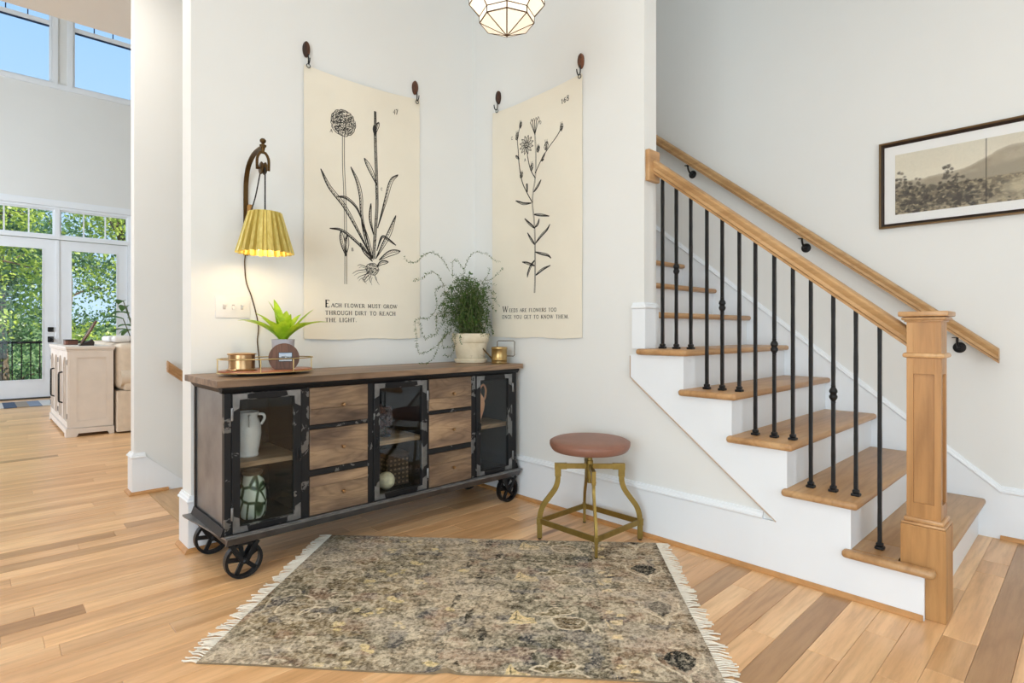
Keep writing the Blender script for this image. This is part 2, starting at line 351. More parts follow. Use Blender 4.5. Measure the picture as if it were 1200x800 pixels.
# ---- walls
struct('wall_back', MB().box(.735, XB, YA, 3.08, 0, CZ).box(.935, XB, YA + .02, 3.08, -2.6, 0), M['wall'])
N = [.40 + .235 * i for i in range(18)]; ZT = [.187 * (i + 1) + .002 for i in range(18)]
poly = [(6.2, 0), (6.2, 5.8), (1.596, 5.8), (1.596, ZT[4] - .031)]
for i in (4, 3, 2, 1, 0):
    y = max(N[i] + .0465, .525); poly.append((y, ZT[i] - .031))
    if i: poly.append((y, ZT[i - 1] - .031))
poly.append((.525, 0))
struct('wall_stair', MB().prism(poly, 'x', XB, XB + .11), M['wall'])
struct('wall_right', MB().box(XC, XC + .12, -2.9, 6.3, 0, 5.8), M['wall'])
struct('wall_stair_upper', MB().box(XB, XB + .11, .1, 1.596, CZ, 5.8).box(XB, XC, 0, .1, CZ, 5.8), M['wall'])
struct('wall_stair_end', MB().box(XB, XC, 6.2, 6.3, 0, 3.7).box(XB, XC, 6.2, 6.3, 5.5, 5.8).box(XB, 2.55, 6.2, 6.3, 3.7, 5.5).box(3.65, XC, 6.2, 6.3, 3.7, 5.5), M['wall'])
struct('wall_passage', MB().box(.731, XB, YL, YL + .1, -2.6, LZ), M['wall'])
struct('wall_living_near', MB().box(XC + .12, 5.6, YL, YL + .1, 0, LZ).box(-2.6, XB, 5.36, 5.46, CZ + .15, LZ).box(XC + .12, 5.6, 5.36, 5.46, CZ + .15, LZ).box(XB, XC + .12, 5.4, 5.46, 5.95, LZ), M['wall'])
struct('wall_living_right', MB().box(5.6, 5.7, YL, 11.25, 0, LZ), M['wall'])
def wall_holes(a0, a1, z0, z1, holes, put):
    """rectangles left of a wall after cutting holes (a0,a1,z0,z1), holes must not overlap in a-range unless stacked"""
    xs = sorted({a0, a1} | {h[0] for h in holes} | {h[1] for h in holes})
    for p, q in zip(xs, xs[1:]):
        zz = z0
        for h in sorted([h for h in holes if h[0] <= p and h[1] >= q], key=lambda h: h[2]):
            if h[2] > zz: put(p, q, zz, h[2])
            zz = h[3]
        if z1 > zz: put(p, q, zz, z1)
mb = MB(); wall_holes(-2.9, 11.25, 0, LZ, [(-1.8, 1.0, .2, 2.6), (6.2, 10.2, .9, 4.3)], lambda p, q, z0, z1: mb.box(-2.7, -2.6, p, q, z0, z1))
struct('wall_left', mb, M['wall'])
mb = MB(); wall_holes(-2.7, XC + .12, 0, CZ, [(-1.1, 1.5, .05, 2.55)], lambda p, q, z0, z1: mb.box(p, q, -2.9, -2.8, z0, z1))
struct('wall_front', mb, M['wall'])
LW = (.10, .846); RW = (1.157, 1.898); WZ = (4.84, 6.2)
mb = MB(); wall_holes(-2.7, 5.7, 0, LZ, [(-.02, 1.895, 0, 2.925), (LW[0] - .03, LW[1] + .03, WZ[0] - .03, WZ[1]), (RW[0] - .03, RW[1] + .03, WZ[0] - .03, WZ[1])], lambda p, q, z0, z1: mb.box(p, q, YF, YF + .15, z0, z1))
struct('wall_living_far', mb, M['wall'])
struct('ceiling', MB().box(-2.7, XB + .11, -2.9, 5.36, CZ, CZ + .15).box(XB + .11, XC + .12, -2.9, .1, CZ, CZ + .15), M['ceil'])
struct('ceiling_stair', MB().box(XB, XC + .12, 0, 6.3, 5.8, 5.95), M['ceil'])
struct('ceiling_living', MB().box(-2.7, 5.7, 4.19, 11.25, LZ, LZ + .2), M['ceil'])
# unseen window frames added around the fill lamp openings at entry and left wall
def frame_window(name, axis, pos, a0, a1, z0, z1, na, nz):
    mb = MB(); w = .05
    def bx(p, q, r, s_):
        (mb.box(pos - .05, pos + .05, p, q, r, s_) if axis == 'x' else mb.box(p, q, pos - .05, pos + .05, r, s_))
    bx(a0, a0 + w, z0, z1); bx(a1 - w, a1, z0, z1); bx(a0 + w, a1 - w, z0, z0 + w); bx(a0 + w, a1 - w, z1 - w, z1)
    for i in range(1, na): c = a0 + (a1 - a0) * i / na; bx(c - .025, c + .025, z0 + w, z1 - w)
    o = struct(name, mb, M['trim']); return o
frame_window('window_5', 'y', -2.85, -1.1, 1.5, .05, 2.55, 4, 1)
frame_window('window_6', 'x', -2.65, -1.8, 1.0, .2, 2.6, 3, 1)
frame_window('window_7', 'x', -2.65, 6.2, 10.2, .9, 4.3, 4, 1)
# ---- baseboards: board, moulded cap, oak shoe
CAP = [(0, 0), (.017, .0), (.022, .005), (.022, .011), (.016, .015), (.014, .022), (.008, .027), (.007, .033), (0, .033)]
SHOE = [(0, 0), (.017, 0), (.0165, .006), (.013, .012), (.006, .017), (0, .019)]
def run_profile(mb, prof, p0, p1, nrm, z, m0=0, m1=0):
    """prof: (out, up); swept from p0 to p1 (plan points at the wall face); m0/m1: mitre extension per unit out"""
    d = Vector((p1[0] - p0[0], p1[1] - p0[1])).normalized(); n = len(prof); v = []
    for (P, s_, m) in ((p0, -1, m0), (p1, 1, m1)):
        for (o_, u) in prof:
            q = Vector((P[0], P[1])) + Vector(nrm) * o_ + d * s_ * o_ * m; v.append((q.x, q.y, z + u))
    mb.add(v, [tuple(range(n)), tuple(range(2 * n - 1, n - 1, -1))] + [(i, (i + 1) % n, n + (i + 1) % n, n + i) for i in range(n)])
def baseboard(name, segs):
    b = MB(); c = MB(); sh = MB()
    for (p0, p1, nrm, m0, m1) in segs:
        run_profile(b, [(0, 0), (.0148, 0), (.0148, .226), (0, .226)], p0, p1, nrm, 0, m0, m1)
        run_profile(c, CAP, p0, p1, nrm, .2262, m0, m1)
        run_profile(sh, [(q[0] + .0151, q[1]) for q in SHOE], p0, p1, nrm, .0003, m0, m1)
    o = struct(name, b, M['trim']); o['label'] = 'tall white baseboard with moulded cap'
    c.build('cap_moulding', M['trim'], o); sh.build('shoe_moulding', M['shoe'], o); return o
baseboard('baseboard_back', [((.735, YA), (XB - .0, YA), (0, -1), 1, -1), ((.735, 3.08), (.735, YA), (-1, 0), 0, 1)])
baseboard('baseboard_passage', [((.731, YL), (.79, YL), (0, -1), 1, 0), ((.731, YL + .1), (.731, YL), (-1, 0), 1, 1)])
mb = MB(); run_profile(mb, [(q[0] + .0151, q[1]) for q in SHOE], (.79, YL), (.915, YL), (0, -1), .0003); o = struct('trim_4', mb, M['shoe'], label='oak shoe moulding at the head of the down stairs')
baseboard('baseboard_stair', [((XB, YA), (XB, 1.0), (-1, 0), -1, 0)])
baseboard('baseboard_right', [((XC, .345), (XC, -2.8), (-1, 0), 0, 0)])
baseboard('baseboard_left', [((-2.6, -2.8), (-2.6, 11.1), (1, 0), 0, 0)])
baseboard('baseboard_living', [((1.99, YF), (5.6, YF), (0, -1), 0, 0)])
# short shoe under the first riser side of the skirt
# ================================================================== STAIRCASE
st = thing('staircase', (3.06, 1.0, 0), 'white staircase with oak treads rising along the right wall', 'staircase')
for i in range(17):
    n, z = N[i], ZT[i]; mb = MB()
    if i == 0:
        mb.box(2.5955, XC - .0155, n, n + .281, z - .03, z, .011, 3)
        mb.box(2.4052, 2.452, n, n + .292, z - .03, z, .013, 3); mb.box(2.452, 2.5955, .5155, n + .281, z - .03, z)
    elif i < 5:
        mb.box(2.4052, XC - .0155, n, n + .281, z - .03, z, .013, 3)
    else: mb.box(XB + .111, XC - .0155, n, n + .281, z - .03, z, .013, 3)
    mb.build('tread', M['oak_x'], st, True, angle=50)
    x0 = 2.5955 if i == 0 else (XB if i < 5 else XB + .111)
    zb = ZT[i - 1] if i else 0
    MB().box(x0, XC - .0155, n + .03, n + .046, zb, z - .0305).build('riser', M['trim'], st)
# skirt under the treads on the open side
R = [v + .030 for v in N]
sp = [(.512, 0), (.512, ZT[0] - .031)]
sp[0] = (.4345, 0); sp[1] = (.4345, ZT[0] - .0315)
for i in range(1, 5): sp += [(R[i], ZT[i - 1] - .0315), (R[i], ZT[i] - .0315)]
sp += [(1.667, ZT[4] - .0315), (1.667, .793), (.94, .2262), (1.0, .2262), (1.0, 0)]
MB().prism(sp, 'x', XB - .0148, XB - .0003).build('side_skirt', M['trim'], st)
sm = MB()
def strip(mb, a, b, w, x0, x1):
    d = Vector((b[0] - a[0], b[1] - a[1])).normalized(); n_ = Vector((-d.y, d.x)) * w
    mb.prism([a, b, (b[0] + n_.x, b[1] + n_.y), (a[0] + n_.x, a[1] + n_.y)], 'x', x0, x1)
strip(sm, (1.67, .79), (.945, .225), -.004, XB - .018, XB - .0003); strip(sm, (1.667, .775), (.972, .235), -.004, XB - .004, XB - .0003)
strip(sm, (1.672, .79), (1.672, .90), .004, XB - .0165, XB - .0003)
sm.build('skirt_groove_shade', plain('tan_groove_shade', srgb(196, 176, 158), .5), st)  # thin tan strips stand in for the shadow in the skirt's grooves
mb = MB(); run_profile(mb, [(q[0] + .0151, q[1]) for q in SHOE], (XB, 1.0), (XB, .437), (-1, 0), .0003)
mb.build('shoe_moulding', M['shoe'], st)
mb = MB(); run_profile(mb, SHOE, (XC - .016, R[0]), (2.6, R[0]), (0, -1), .0003)
# wall-side skirt with cap
sl = .797; y0 = .345
MB().prism([(y0, 0), (y0, .2262), (4.4, .2262 + sl * (4.4 - y0)), (4.4, 0)], 'x', XC - .015, XC - .0003).build('wall_skirt', M['trim'], st)
mb = MB()
capv = []
for (yy, zz) in ((y0, .2264), (4.4, .2264 + sl * (4.4 - y0))):
    for (o_, u) in CAP: capv.append((XC - .0003 - o_, yy, zz + u * 1.1))
n_ = len(CAP); mb.add(capv, [tuple(range(n_)), tuple(range(2 * n_ - 1, n_ - 1, -1))] + [(i, (i + 1) % n_, n_ + (i + 1) % n_, n_ + i) for i in range(n_)])
mb.build('wall_skirt_cap', M['trim'], st)
# white base block wrapping the wall end above the fifth tread
mb = MB(); z5 = ZT[4]
for (p0, p1, nrm, m0, m1) in (((XB, 1.66), (XB, 1.596), (-1, 0), 0, 1), ((XB, 1.596), (XB + .11, 1.596), (0, -1), 1, 0)):
    run_profile(mb, [(0, 0), (.0148, 0), (.0148, .2), (0, .2)], p0, p1, nrm, z5 + .0005, m0, m1)
    run_profile(mb, CAP, p0, p1, nrm, z5 + .201, m0, m1)
mb.build('wall_end_base', M['trim'], st)
MB().box(XB + .111, XC - .002, N[17], 6.19, ZT[16] + .02, ZT[17] - .0).build('upper_landing', M['oak'], st)
# ================================================================== RAILING
rl = thing('stair_railing', (2.522, .4425, 0), 'oak stair railing with square newel post and black iron balusters', 'railing')
nx, ny = 2.522, .4425
def sq(mb, h, z0, z1, bev=0.0): return mb.box(nx - h, nx + h, ny - h, ny + h, z0, z1, bev, 2)
np_ = sq(MB(), .0672, 0.0005, .326, .0015).build('newel_post', M['oak_z'], rl)
# shaft with recessed panels
mb = MB(); h = .0515; d = .009
sq(mb, h - d, .352, 1.066)
for (sx_, sy_) in ((1, 0), (-1, 0), (0, 1), (0, -1)):
    def face_box(a0, a1, z0, z1):
        if sx_: mb.box(nx + sx_ * (h - d), nx + sx_ * h, ny + a0, ny + a1, z0, z1, .0006)
        else: mb.box(nx + a0, nx + a1, ny + sy_ * (h - d), ny + sy_ * h, z0, z1, .0006)
    e = h - .0002 if sx_ else h - d
    face_box(-e, -.031, .352, 1.066); face_box(.031, e, .352, 1.066)
    face_box(-.031, .031, .352, .405); face_box(-.031, .031, .872, 1.066)
mb.build('newel_shaft', M['oak_z'], np_)
mb = MB(); sq(mb, .066, .3262, .336, .004); sq(mb, .060, .336, .3535, .006); mb.build('base_moulding', M['oak_x'], np_, True)
mb = MB(); sq(mb, .064, .930, .948, .0085); mb.build('ring_moulding', M['oak_x'], np_, True)
mb = MB(); sq(mb, .058, 1.060, 1.068, .003); sq(mb, .066, 1.0665, 1.078, .005); sq(mb, .074, 1.0795, 1.098, .004); mb.build('newel_cap', M['oak_x'], np_, True)
# handrail
RAIL = [(-.022, -.066), (.022, -.066), (.022, -.056), (.030, -.050), (.024, -.036), (.028, -.026), (.030, -.014), (.026, -.005), (.016, 0), (0, .002), (-.016, 0), (-.026, -.005), (-.030, -.014), (-.028, -.026), (-.024, -.036), (-.030, -.050), (-.022, -.056)]
def rail(mb, x, ya, za, yb, zb, prof=RAIL, sc=1.12):
    n = len(prof); v = []
    for (yy, zz) in ((ya, za), (yb, zb)):
        for (o_, u) in prof: v.append((x + o_, yy, zz + u * sc))
    mb.add(v, [tuple(range(n)), tuple(range(2 * n - 1, n - 1, -1))] + [(i, (i + 1) % n, n + (i + 1) % n, n + i) for i in range(n)])
zr = lambda y: 1.052 + .797 * (y - .51)
mb = MB(); rail(mb, nx, .4945, zr(.4945), 1.572, zr(1.572)); mb.build('handrail', M['oak'], rl, True, angle=30)
MB().box(2.4555, 2.5585, 1.571, 1.5957, 1.785, 1.945, .006, 2).build('rail_rosette', M['oak_x'], rl)
BY = [1.535, 1.458, 1.38, 1.297, 1.221, 1.14, 1.067, .985, .908, .837, .752, .671, .59]; BK = [4, 4, 4, 3, 3, 3, 2, 2, 2, 1, 1, 1, 0]
for i, (y, kk) in enumerate(zip(BY, BK)):
    z0 = ZT[kk]; z1 = zr(y) - .066 * 1.12 - .004; mb = MB(); w = .0065; nseg = 16; prev = None
    secs = []
    for j in range(nseg + 1):   # hammered square bar
        zz = z0 + .001 + (z1 - z0 - .001) * j / nseg; q = w * (1 + random.uniform(-.06, .06))
        secs.append([(nx - q, y - q, zz), (nx + q, y - q, zz), (nx + q, y + q, zz), (nx - q, y + q, zz)])
    v = [p for s_ in secs for p in s_]
    f = [(0, 3, 2, 1), (4 * nseg, 4 * nseg + 1, 4 * nseg + 2, 4 * nseg + 3)] + [(4 * j + a, 4 * j + (a + 1) % 4, 4 * j + 4 + (a + 1) % 4, 4 * j + 4 + a) for j in range(nseg) for a in range(4)]
    # top sheared to the rail slope
    for a in range(4):
        p = v[4 * nseg + a]; v[4 * nseg + a] = (p[0], p[1], p[2] + .797 * (p[1] - y))
    mb.add(v, f); b = mb.build('baluster', M['iron'], rl)
    mb = MB(); mb.box(nx - .0155, nx + .0155, y - .0155, y + .0155, z0 + .0002, z0 + .011, .003, 2); mb.box(nx - .0115, nx + .0115, y - .0115, y + .0115, z0 + .011, z0 + .025, .004, 2)
    mb.build('baluster_shoe', M['iron'], b)
    if i in (1, 4, 7, 10):
        zm = (z0 + z1) / 2; pr_ = [(.0065, -.036), (.0095, -.034), (.0075, -.029), (.009, -.026), (.0148, -.016), (.0155, -.008), (.0115, -.002), (.0125, 0), (.0115, .002), (.0155, .008), (.0148, .016), (.009, .026), (.0075, .029), (.0095, .034), (.0065, .036)]
        MB().lathe(pr_, (nx, y, zm), 16).build('knuckle', M['iron'], b, True)
# wall handrail with brackets
wr = thing('wall_handrail', (3.61, .34, .9), 'oak handrail on black brackets fixed to the right stair wall', 'handrail')
zw = lambda y: .936 + .797 * (y - .34)
WR = [(p[0] * .95, p[1] * .95) for p in RAIL]
mb = MB(); rail(mb, 3.612, .345, zw(.345), 4.3, zw(4.3), WR); mb.build('rail', M['oak'], wr, True, angle=30)
for y in (.507, 1.248, 1.999, 2.75, 3.5):
    zc = zw(y) - .128; mb = MB()
    mb.lathe([(.0005, -.016), (.010, -.015), (.012, -.010), (.026, -.006), (.028, -.002), (.028, 0)], (XC - .0005, y, zc), 20, axis='x')
    mb.tube(catmull([(XC - .012, y, zc), (XC - .045, y, zc + .008), (3.614, y, zc + .03), (3.612, y, zw(y) - .075)], 5), .006, 8)
    mb.box(3.600, 3.624, y - .02, y + .02, zw(y) - .079, zw(y) - .0745)
    mb.build('bracket', M['iron'], wr, True)
# stairwell going down behind the sideboard wall
ds = thing('basement_stairs', (1.5, 3.6, -1.0), 'oak steps going down behind the wall by the column', 'staircase')
for i in range(7):
    x0 = .97 + .25 * i; z = -.187 * (i + 1)
    MB().box(x0, x0 + .27, 3.085, YL - .005, z - .03, z, .008, 2).build('tread', M['oak'], ds)
    MB().box(x0, x0 + .015, 3.085, YL - .005, z + .0005, z + .156).build('riser', M['trim'], ds)
MB().prism([(.917, -.3), (.79, .0), (.79, .235), (2.44, -1.25), (2.44, -1.7)], 'y', YL - .0145, YL - .0005).build('wall_skirt', M['trim'], ds)
hr = thing('basement_handrail', (.897, 4.11, .8), 'short end of oak handrail sloping down beside the column', 'handrail')
mb = MB(); n0 = 0; rail(mb, 0, 0, 0, 1.6, -1.28, WR)
mb.xf(Matrix.Translation((.895, 4.105, .835)) @ Matrix.Rotation(-pi / 2, 4, 'Z')); mb.build('rail', M['oak_x'], hr, True, angle=30)
for x in (1.15, 1.9):
    z = .835 - .8 * (x - .895) - .078; MB().tube(catmull([(x, 4.105, z + .004), (x, 4.108, z - .03), (x, YL - .002, z - .05)], 5), .006, 8).build('bracket', M['iron'], hr, True)
# ================================================================== LIVING ROOM WINDOWS AND DOORS
def casing(mb, x0, x1, z0, z1, w, y0=YF - .02, y1=YF - .0005, bottom=True):
    mb.box(x0 - w, x0, y0, y1, z0 - (w if bottom else 0), z1 + w); mb.box(x1, x1 + w, y0, y1, z0 - (w if bottom else 0), z1 + w)
    mb.box(x0, x1, y0, y1, z1, z1 + w)
    if bottom: mb.box(x0, x1, y0, y1, z0 - w, z0)
fr = struct('trim_door', MB(), M['trim']) if False else None
mb = MB(); casing(mb, -.02, 1.895, 0, 2.925, .1, bottom=False)
mb.box(-.018, .03, YF, YF + .12, 0, 2.923); mb.box(1.852, 1.893, YF, YF + .12, 0, 2.923); mb.box(.03, 1.852, YF, YF + .12, 2.885, 2.923); mb.box(.03, 1.852, YF - .006, YF + .12, 2.425, 2.48)
mb.box(.908, .968, YF, YF + .12, 2.48, 2.885)
struct('trim_1', mb, M['trim'], label='white casing of the French doors')
for wi, (x0, x1) in enumerate(((.03, .908), (.968, 1.852))):
    t = .022; mb = MB(); y0, y1 = YF + .03, YF + .07
    mb.box(x0, x0 + t, y0, y1, 2.48, 2.885); mb.box(x1 - t, x1, y0, y1, 2.48, 2.885); mb.box(x0 + t, x1 - t, y0, y1, 2.48, 2.48 + t); mb.box(x0 + t, x1 - t, y0, y1, 2.885 - t, 2.885)
    w_ = struct('window_%d' % (wi + 1), mb, M['trim'], label='transom window above the French doors')
    for j in range(3):
        pa = x0 + t + (x1 - x0 - 2 * t) * j / 3; pb = x0 + t + (x1 - x0 - 2 * t) * (j + 1) / 3
        MB().box(pa + .004, pb - .004, YF + .048, YF + .052, 2.503, 2.862).build('pane', M['wglass'], w_)
        if j: MB().box(pa - .009, pa + .009, YF + .036, YF + .064, 2.502, 2.863).build('muntin', M['trim'], w_)
M['lockm'] = plain('black_lock_metal', (.01, .01, .01), .35, .5)
for di, (x0, x1, g0, g1) in enumerate(((.033, .936, .17, .776), (.94, 1.849, 1.104, 1.711))):
    y0, y1 = YF + .03, YF + .075; mb = MB()
    mb.box(x0, g0, y0, y1, .02, 2.418); mb.box(g1, x1, y0, y1, .02, 2.418); mb.box(g0, g1, y0, y1, .02, .276); mb.box(g0, g1, y0, y1, 2.28, 2.418)
    dr = struct('door_%d' % (di + 1), mb, M['trim'], label='white French door with one tall pane')
    MB().box(g0 + .0, g1, y0 + .02, y0 + .026, .276, 2.28).build('pane', M['wglass'], dr)
    b = MB(); b.box(g0, g0 + .014, y0 - .006, y0 + .012, .276, 2.28); b.box(g1 - .014, g1, y0 - .006, y0 + .012, .276, 2.28); b.box(g0 + .014, g1 - .014, y0 - .006, y0 + .012, .276, .29); b.box(g0 + .014, g1 - .014, y0 - .006, y0 + .012, 2.266, 2.28)
    b.build('glazing_bead', M['trim'], dr)
    if di == 0:
        MB().box(.826, .898, y0 - .02, y0 - .0005, 1.005, 1.078, .006, 2).build('deadbolt', M['lockm'], dr)
        o = MB().box(.826, .898, y0 - .012, y0 - .0005, .845, .935, .006, 2).build('lock_plate', M['lockm'], dr)
        MB().lathe([(.012, 0), (.012, -.03), (.027, -.035), (.030, -.05), (.024, -.062), (.001, -.064)], (.862, y0 - .012, .89), 16, axis='y').build('door_knob', M['lockm'], o, True)
        MB().box(x1 - .012, x1 + .03, y0 - .012, y0 - .0005, .02, 2.418).build('astragal', M['trim'], dr)
struct('trim_2', MB().box(-.01, 1.88, YF - .02, YF + .12, .0005, .019), plain('dark_threshold', (.03, .028, .026), .5), label='dark door threshold')
M['screenblue'] = plain('dark_blue_window_frame', srgb(28, 50, 82), .5)
for wi, (x0, x1) in enumerate((LW, RW)):
    mb = MB(); w = .028; y0, y1 = YF + .02, YF + .09
    mb.box(x0 - w, x0, y0, y1, WZ[0] - w, WZ[1]); mb.box(x1, x1 + w, y0, y1, WZ[0] - w, WZ[1]); mb.box(x0, x1, y0, y1, WZ[0] - w, WZ[0]); mb.box(x0, x1, y0, y1, WZ[1] - .03, WZ[1])
    mb.box(x0, x1, y0, y1, 5.70, 5.765)
    w_ = struct('window_%d' % (wi + 3), mb, M['trim'], label='high living room window against blue sky')
    MB().box(x0, x1, YF + .05, YF + .055, WZ[0], 5.70).build('pane', M['wglass'], w_)
    MB().box(x0, x1, YF + .036, YF + .046, 5.672, 5.699).build('frame_edge', M['screenblue'], w_)
    for j in range(3): MB().box(x0 + (x1 - x0) * j / 3 + .002, x0 + (x1 - x0) * (j + 1) / 3 - .002, YF + .05, YF + .055, 5.766, 6.169).build('pane', M['wglass'], w_)
    for j in (1, 2): c = x0 + (x1 - x0) * j / 3; MB().box(c - .007, c + .007, YF + .034, YF + .047, 5.766, 6.169).build('muntin', M['screenblue'], w_)
mb = MB()
casing(mb, LW[0] - .03, LW[1] + .03, WZ[0] - .03, 6.2, .07, bottom=False); casing(mb, RW[0] - .03, RW[1] + .03, WZ[0] - .03, 6.2, .07, bottom=False)
mb.box(-.1, 2.03, YF - .03, YF - .0005, 4.735, 4.808)
struct('trim_3', mb, M['trim'], label='white casing and sill under the high windows')
# ================================================================== SIDEBOARD
sb = thing('sideboard', (1.56, 2.67, 0), 'industrial black steel and wood sideboard on spoked iron wheels', 'sideboard')
X0, X1, Y0, Y1 = .739, 2.393, 2.465, 2.900
ZB, ZU = .1905, .796
# wooden top of boards
tp = MB().box(.702, 2.418, 2.43, 2.908, .7985, .8272, .0025, 2).build('top', M['top'], sb)
# cornice under the top
mb = MB(); mb.prism([(Y0 - .001, .772), (Y0 - .014, .79), (Y0 - .014, .798), (Y0 + .02, .798), (Y0 + .02, .772)], 'x', X0 - .012, X1 + .012)
mb.prism([(X0 - .001, .772), (X0 - .014, .79), (X0 - .014, .798), (X0 + .02, .798), (X0 + .02, .772)], 'y', Y0 + .0205, Y1)
mb.prism([(X1 + .001, .772), (X1 + .014, .79), (X1 + .014, .798), (X1 - .02, .798), (X1 - .02, .772)], 'y', Y0 + .0205, Y1)
mb.build('cornice', M['blackm'], sb)
# carcass: sides, back, floor, dividers
MB().box(X0 + .006, X0 + .012, Y0 + .03, Y1 - .02, .1915, .797).build('side_panel', M['sheet'], sb)
MB().box(X1 - .012, X1 - .006, Y0 + .03, Y1 - .02, .1915, .797).build('side_panel', M['sheet'], sb)
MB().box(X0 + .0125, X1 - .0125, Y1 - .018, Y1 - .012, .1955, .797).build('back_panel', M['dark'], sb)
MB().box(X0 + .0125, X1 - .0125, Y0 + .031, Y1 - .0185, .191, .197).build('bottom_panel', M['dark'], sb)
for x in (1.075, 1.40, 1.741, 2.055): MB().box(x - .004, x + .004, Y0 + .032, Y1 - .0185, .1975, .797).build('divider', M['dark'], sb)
ZS = .470
for (a, b) in ((X0 + .0125, 1.0705), (1.4045, 1.7365), (2.0595, X1 - .017)): MB().box(a, b, Y0 + .045, Y1 - .019, ZS - .022, ZS, .002).build('shelf', M['shelf'], sb)
MB().box(X1 - .0165, X1 - .0125, Y0 + .032, Y1 - .0185, .1975, .797).build('side_lining', plain('dark_grey_lining', (.035, .035, .037), .55, .2), sb)
# steel frame of the front and the corner posts
def member(a, b, z0, z1, mat='worn', y0=Y0, y1=Y0 + .03, nm='frame_bar', par=None): return MB().box(a, b, y0, y1, z0, z1, .0012).build(nm, M[mat], par or sb)
for (a, b) in ((X0, .7655), (1.0565, 1.0945), (1.3875, 1.4175), (1.7335, 1.7465), (2.0375, 2.0705), (2.3545, X1)): member(a, b, .1915, .7715)
member(X0, X1, .7717, .7965, 'blackm')
for (a, b) in ((1.0947, 1.3873), (1.7467, 2.0373)):
    member(a, b, .371, .399); member(a, b, .581, .600)
for x in (X0, X1 - .02):
    MB().box(x, x + .02, Y1 - .02, Y1, .1915, .797).build('corner_post', M['blackm'], sb)
# drawers
for (a, b) in ((1.0955, 1.3865), (1.7475, 2.0365)):
    for (z0, z1) in ((.1925, .370), (.400, .580), (.601, .7705)):
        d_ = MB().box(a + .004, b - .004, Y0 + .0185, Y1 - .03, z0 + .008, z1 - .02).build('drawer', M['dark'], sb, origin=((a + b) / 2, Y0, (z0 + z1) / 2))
        fs = {0: .72, 1: 0, 2: .42}[[.1925, .400, .601].index(z0)] + (.0 if a < 1.5 else -.05); zs = z0 + (z1 - z0) * fs
        for (p_, q_) in ([(z0 + .001, zs - .0003), (zs + .0003, z1 - .001)] if fs > .1 else [(z0 + .001, z1 - .001)]):
            MB().box(a + .001, b - .001, Y0 - .004, Y0 + .018, p_, q_, .0012).build('drawer_plank', M['drawer'], d_, origin=((a + b) / 2, Y0, (p_ + q_) / 2))
        MB().lathe([(.004, 0), (.005, -.006), (.0085, -.010), (.0095, -.015), (.007, -.0205), (.001, -.022)], ((a + b) / 2 + .012, Y0 - .004, (z0 + z1) / 2 - .002), 14, axis='y').build('knob', M['copper'], d_, True)
# glazed doors
for (a, b, hinge) in ((.7665, 1.0555, -1), (1.4185, 1.7325, 1), (2.0715, 2.3535, 1)):
    z0, z1 = .1925, .7705; w = .032; y0, y1 = Y0 - .006, Y0 + .014
    mb = MB(); mb.box(a, a + w, y0, y1, z0, z1, .0012); mb.box(b - w, b, y0, y1, z0, z1, .0012); mb.box(a + w, b - w, y0, y1, z0, z0 + w - .004, .0012); mb.box(a + w, b - w, y0, y1, z1 - w + .002, z1, .0012)
    dd = mb.build('door', M['worn2'], sb, origin=((a + b) / 2, Y0, .48))
    MB().box(a + w - .004, b - w + .004, Y0 + .003, Y0 + .006, z0 + w - .008, z1 - w + .006).build('glass_pane', M['glass'], dd)
    # bare corner plates and black cover strips riveted on the frame
    for (cx_, sx_) in ((a, 1), (b, -1)):
        for (cz_, sz_) in ((z0, 1), (z1, -1)):
            MB().prism([(cx_ + sx_ * .003, cz_ + sz_ * .003), (cx_ + sx_ * .065, cz_ + sz_ * .003), (cx_ + sx_ * .058, cz_ + sz_ * .026), (cx_ + sx_ * .030, cz_ + sz_ * .028), (cx_ + sx_ * .028, cz_ + sz_ * .062), (cx_ + sx_ * .003, cz_ + sz_ * .075)], 'y', y0 - .0012, y0 - .0001).build('corner_plate', M['baresteel'], dd)
    for (p_, q_) in ((z1 - .026, z1 - .004), (z0 + .004, z0 + .024)): MB().prism([(a + .062, p_ + .003), (a + .07, p_), (b - .075, p_), (b - .062, p_ + .004), (b - .066, q_), (a + .072, q_), (a + .060, q_ - .004)], 'y', y0 - .004, y0 - .0001).build('cover_strip', M['blackm'], dd)
    hx = a if hinge < 0 else b
    for hz in (z0 + .085, z1 - .085):
        MB().lathe([(.0055, -.026), (.0062, -.024), (.0062, .024), (.0055, .026)], (hx + hinge * .001, y0 - .004, hz), 10).build('hinge', M['baresteel'], dd, True)
    lx = (b - .012) if hinge < 0 else (a + .012)
    mb = MB(); mb.box(lx - .008, lx + .008, y0 - .006, y0 - .0001, .452, .512, .002); mb.tube([(lx, y0 - .006, .505), (lx, y0 - .022, .500), (lx, y0 - .024, .470), (lx, y0 - .006, .462)], .0035, 8)
    mb.build('latch', M['worn'], dd, True)
# base tray with flared ends
mb = MB()
PT = [(.735, 2.431), (2.412, 2.431), (2.418, 2.47), (2.418, 2.895), (.69, 2.895), (.69, 2.864)]
mb.prism(PT, 'z', .1835, .1902); mb.build('base_plate', M['baresteel'], sb)
mb = MB(); mb.prism([(2.433, .1833), (2.452, .150), (2.458, .150), (2.470, .1833)], 'x', .742, 2.405); mb.prism([(2.893, .1833), (2.874, .150), (2.868, .150), (2.856, .1833)], 'x', .742, 2.405)
mb.build('side_rail', M['rail'], sb)
mb = MB()
for x in (.742, 2.392): mb.prism([(x, .1833), (x + .013, .1833), (x + .010, .152), (x + .003, .152)], 'y', 2.4705, 2.8555)
mb.build('end_rail', M['blackm'], sb)
MB().box(.733, 2.400, 2.437, 2.4405, .1904, .196).build('front_lip', M['baresteel'], sb)
MB().prism([(.722, .1904), (.7385, .1904), (.7385, .222), (.734, .222)], 'y', 2.462, 2.885).build('end_lip', M['blackm'], sb)
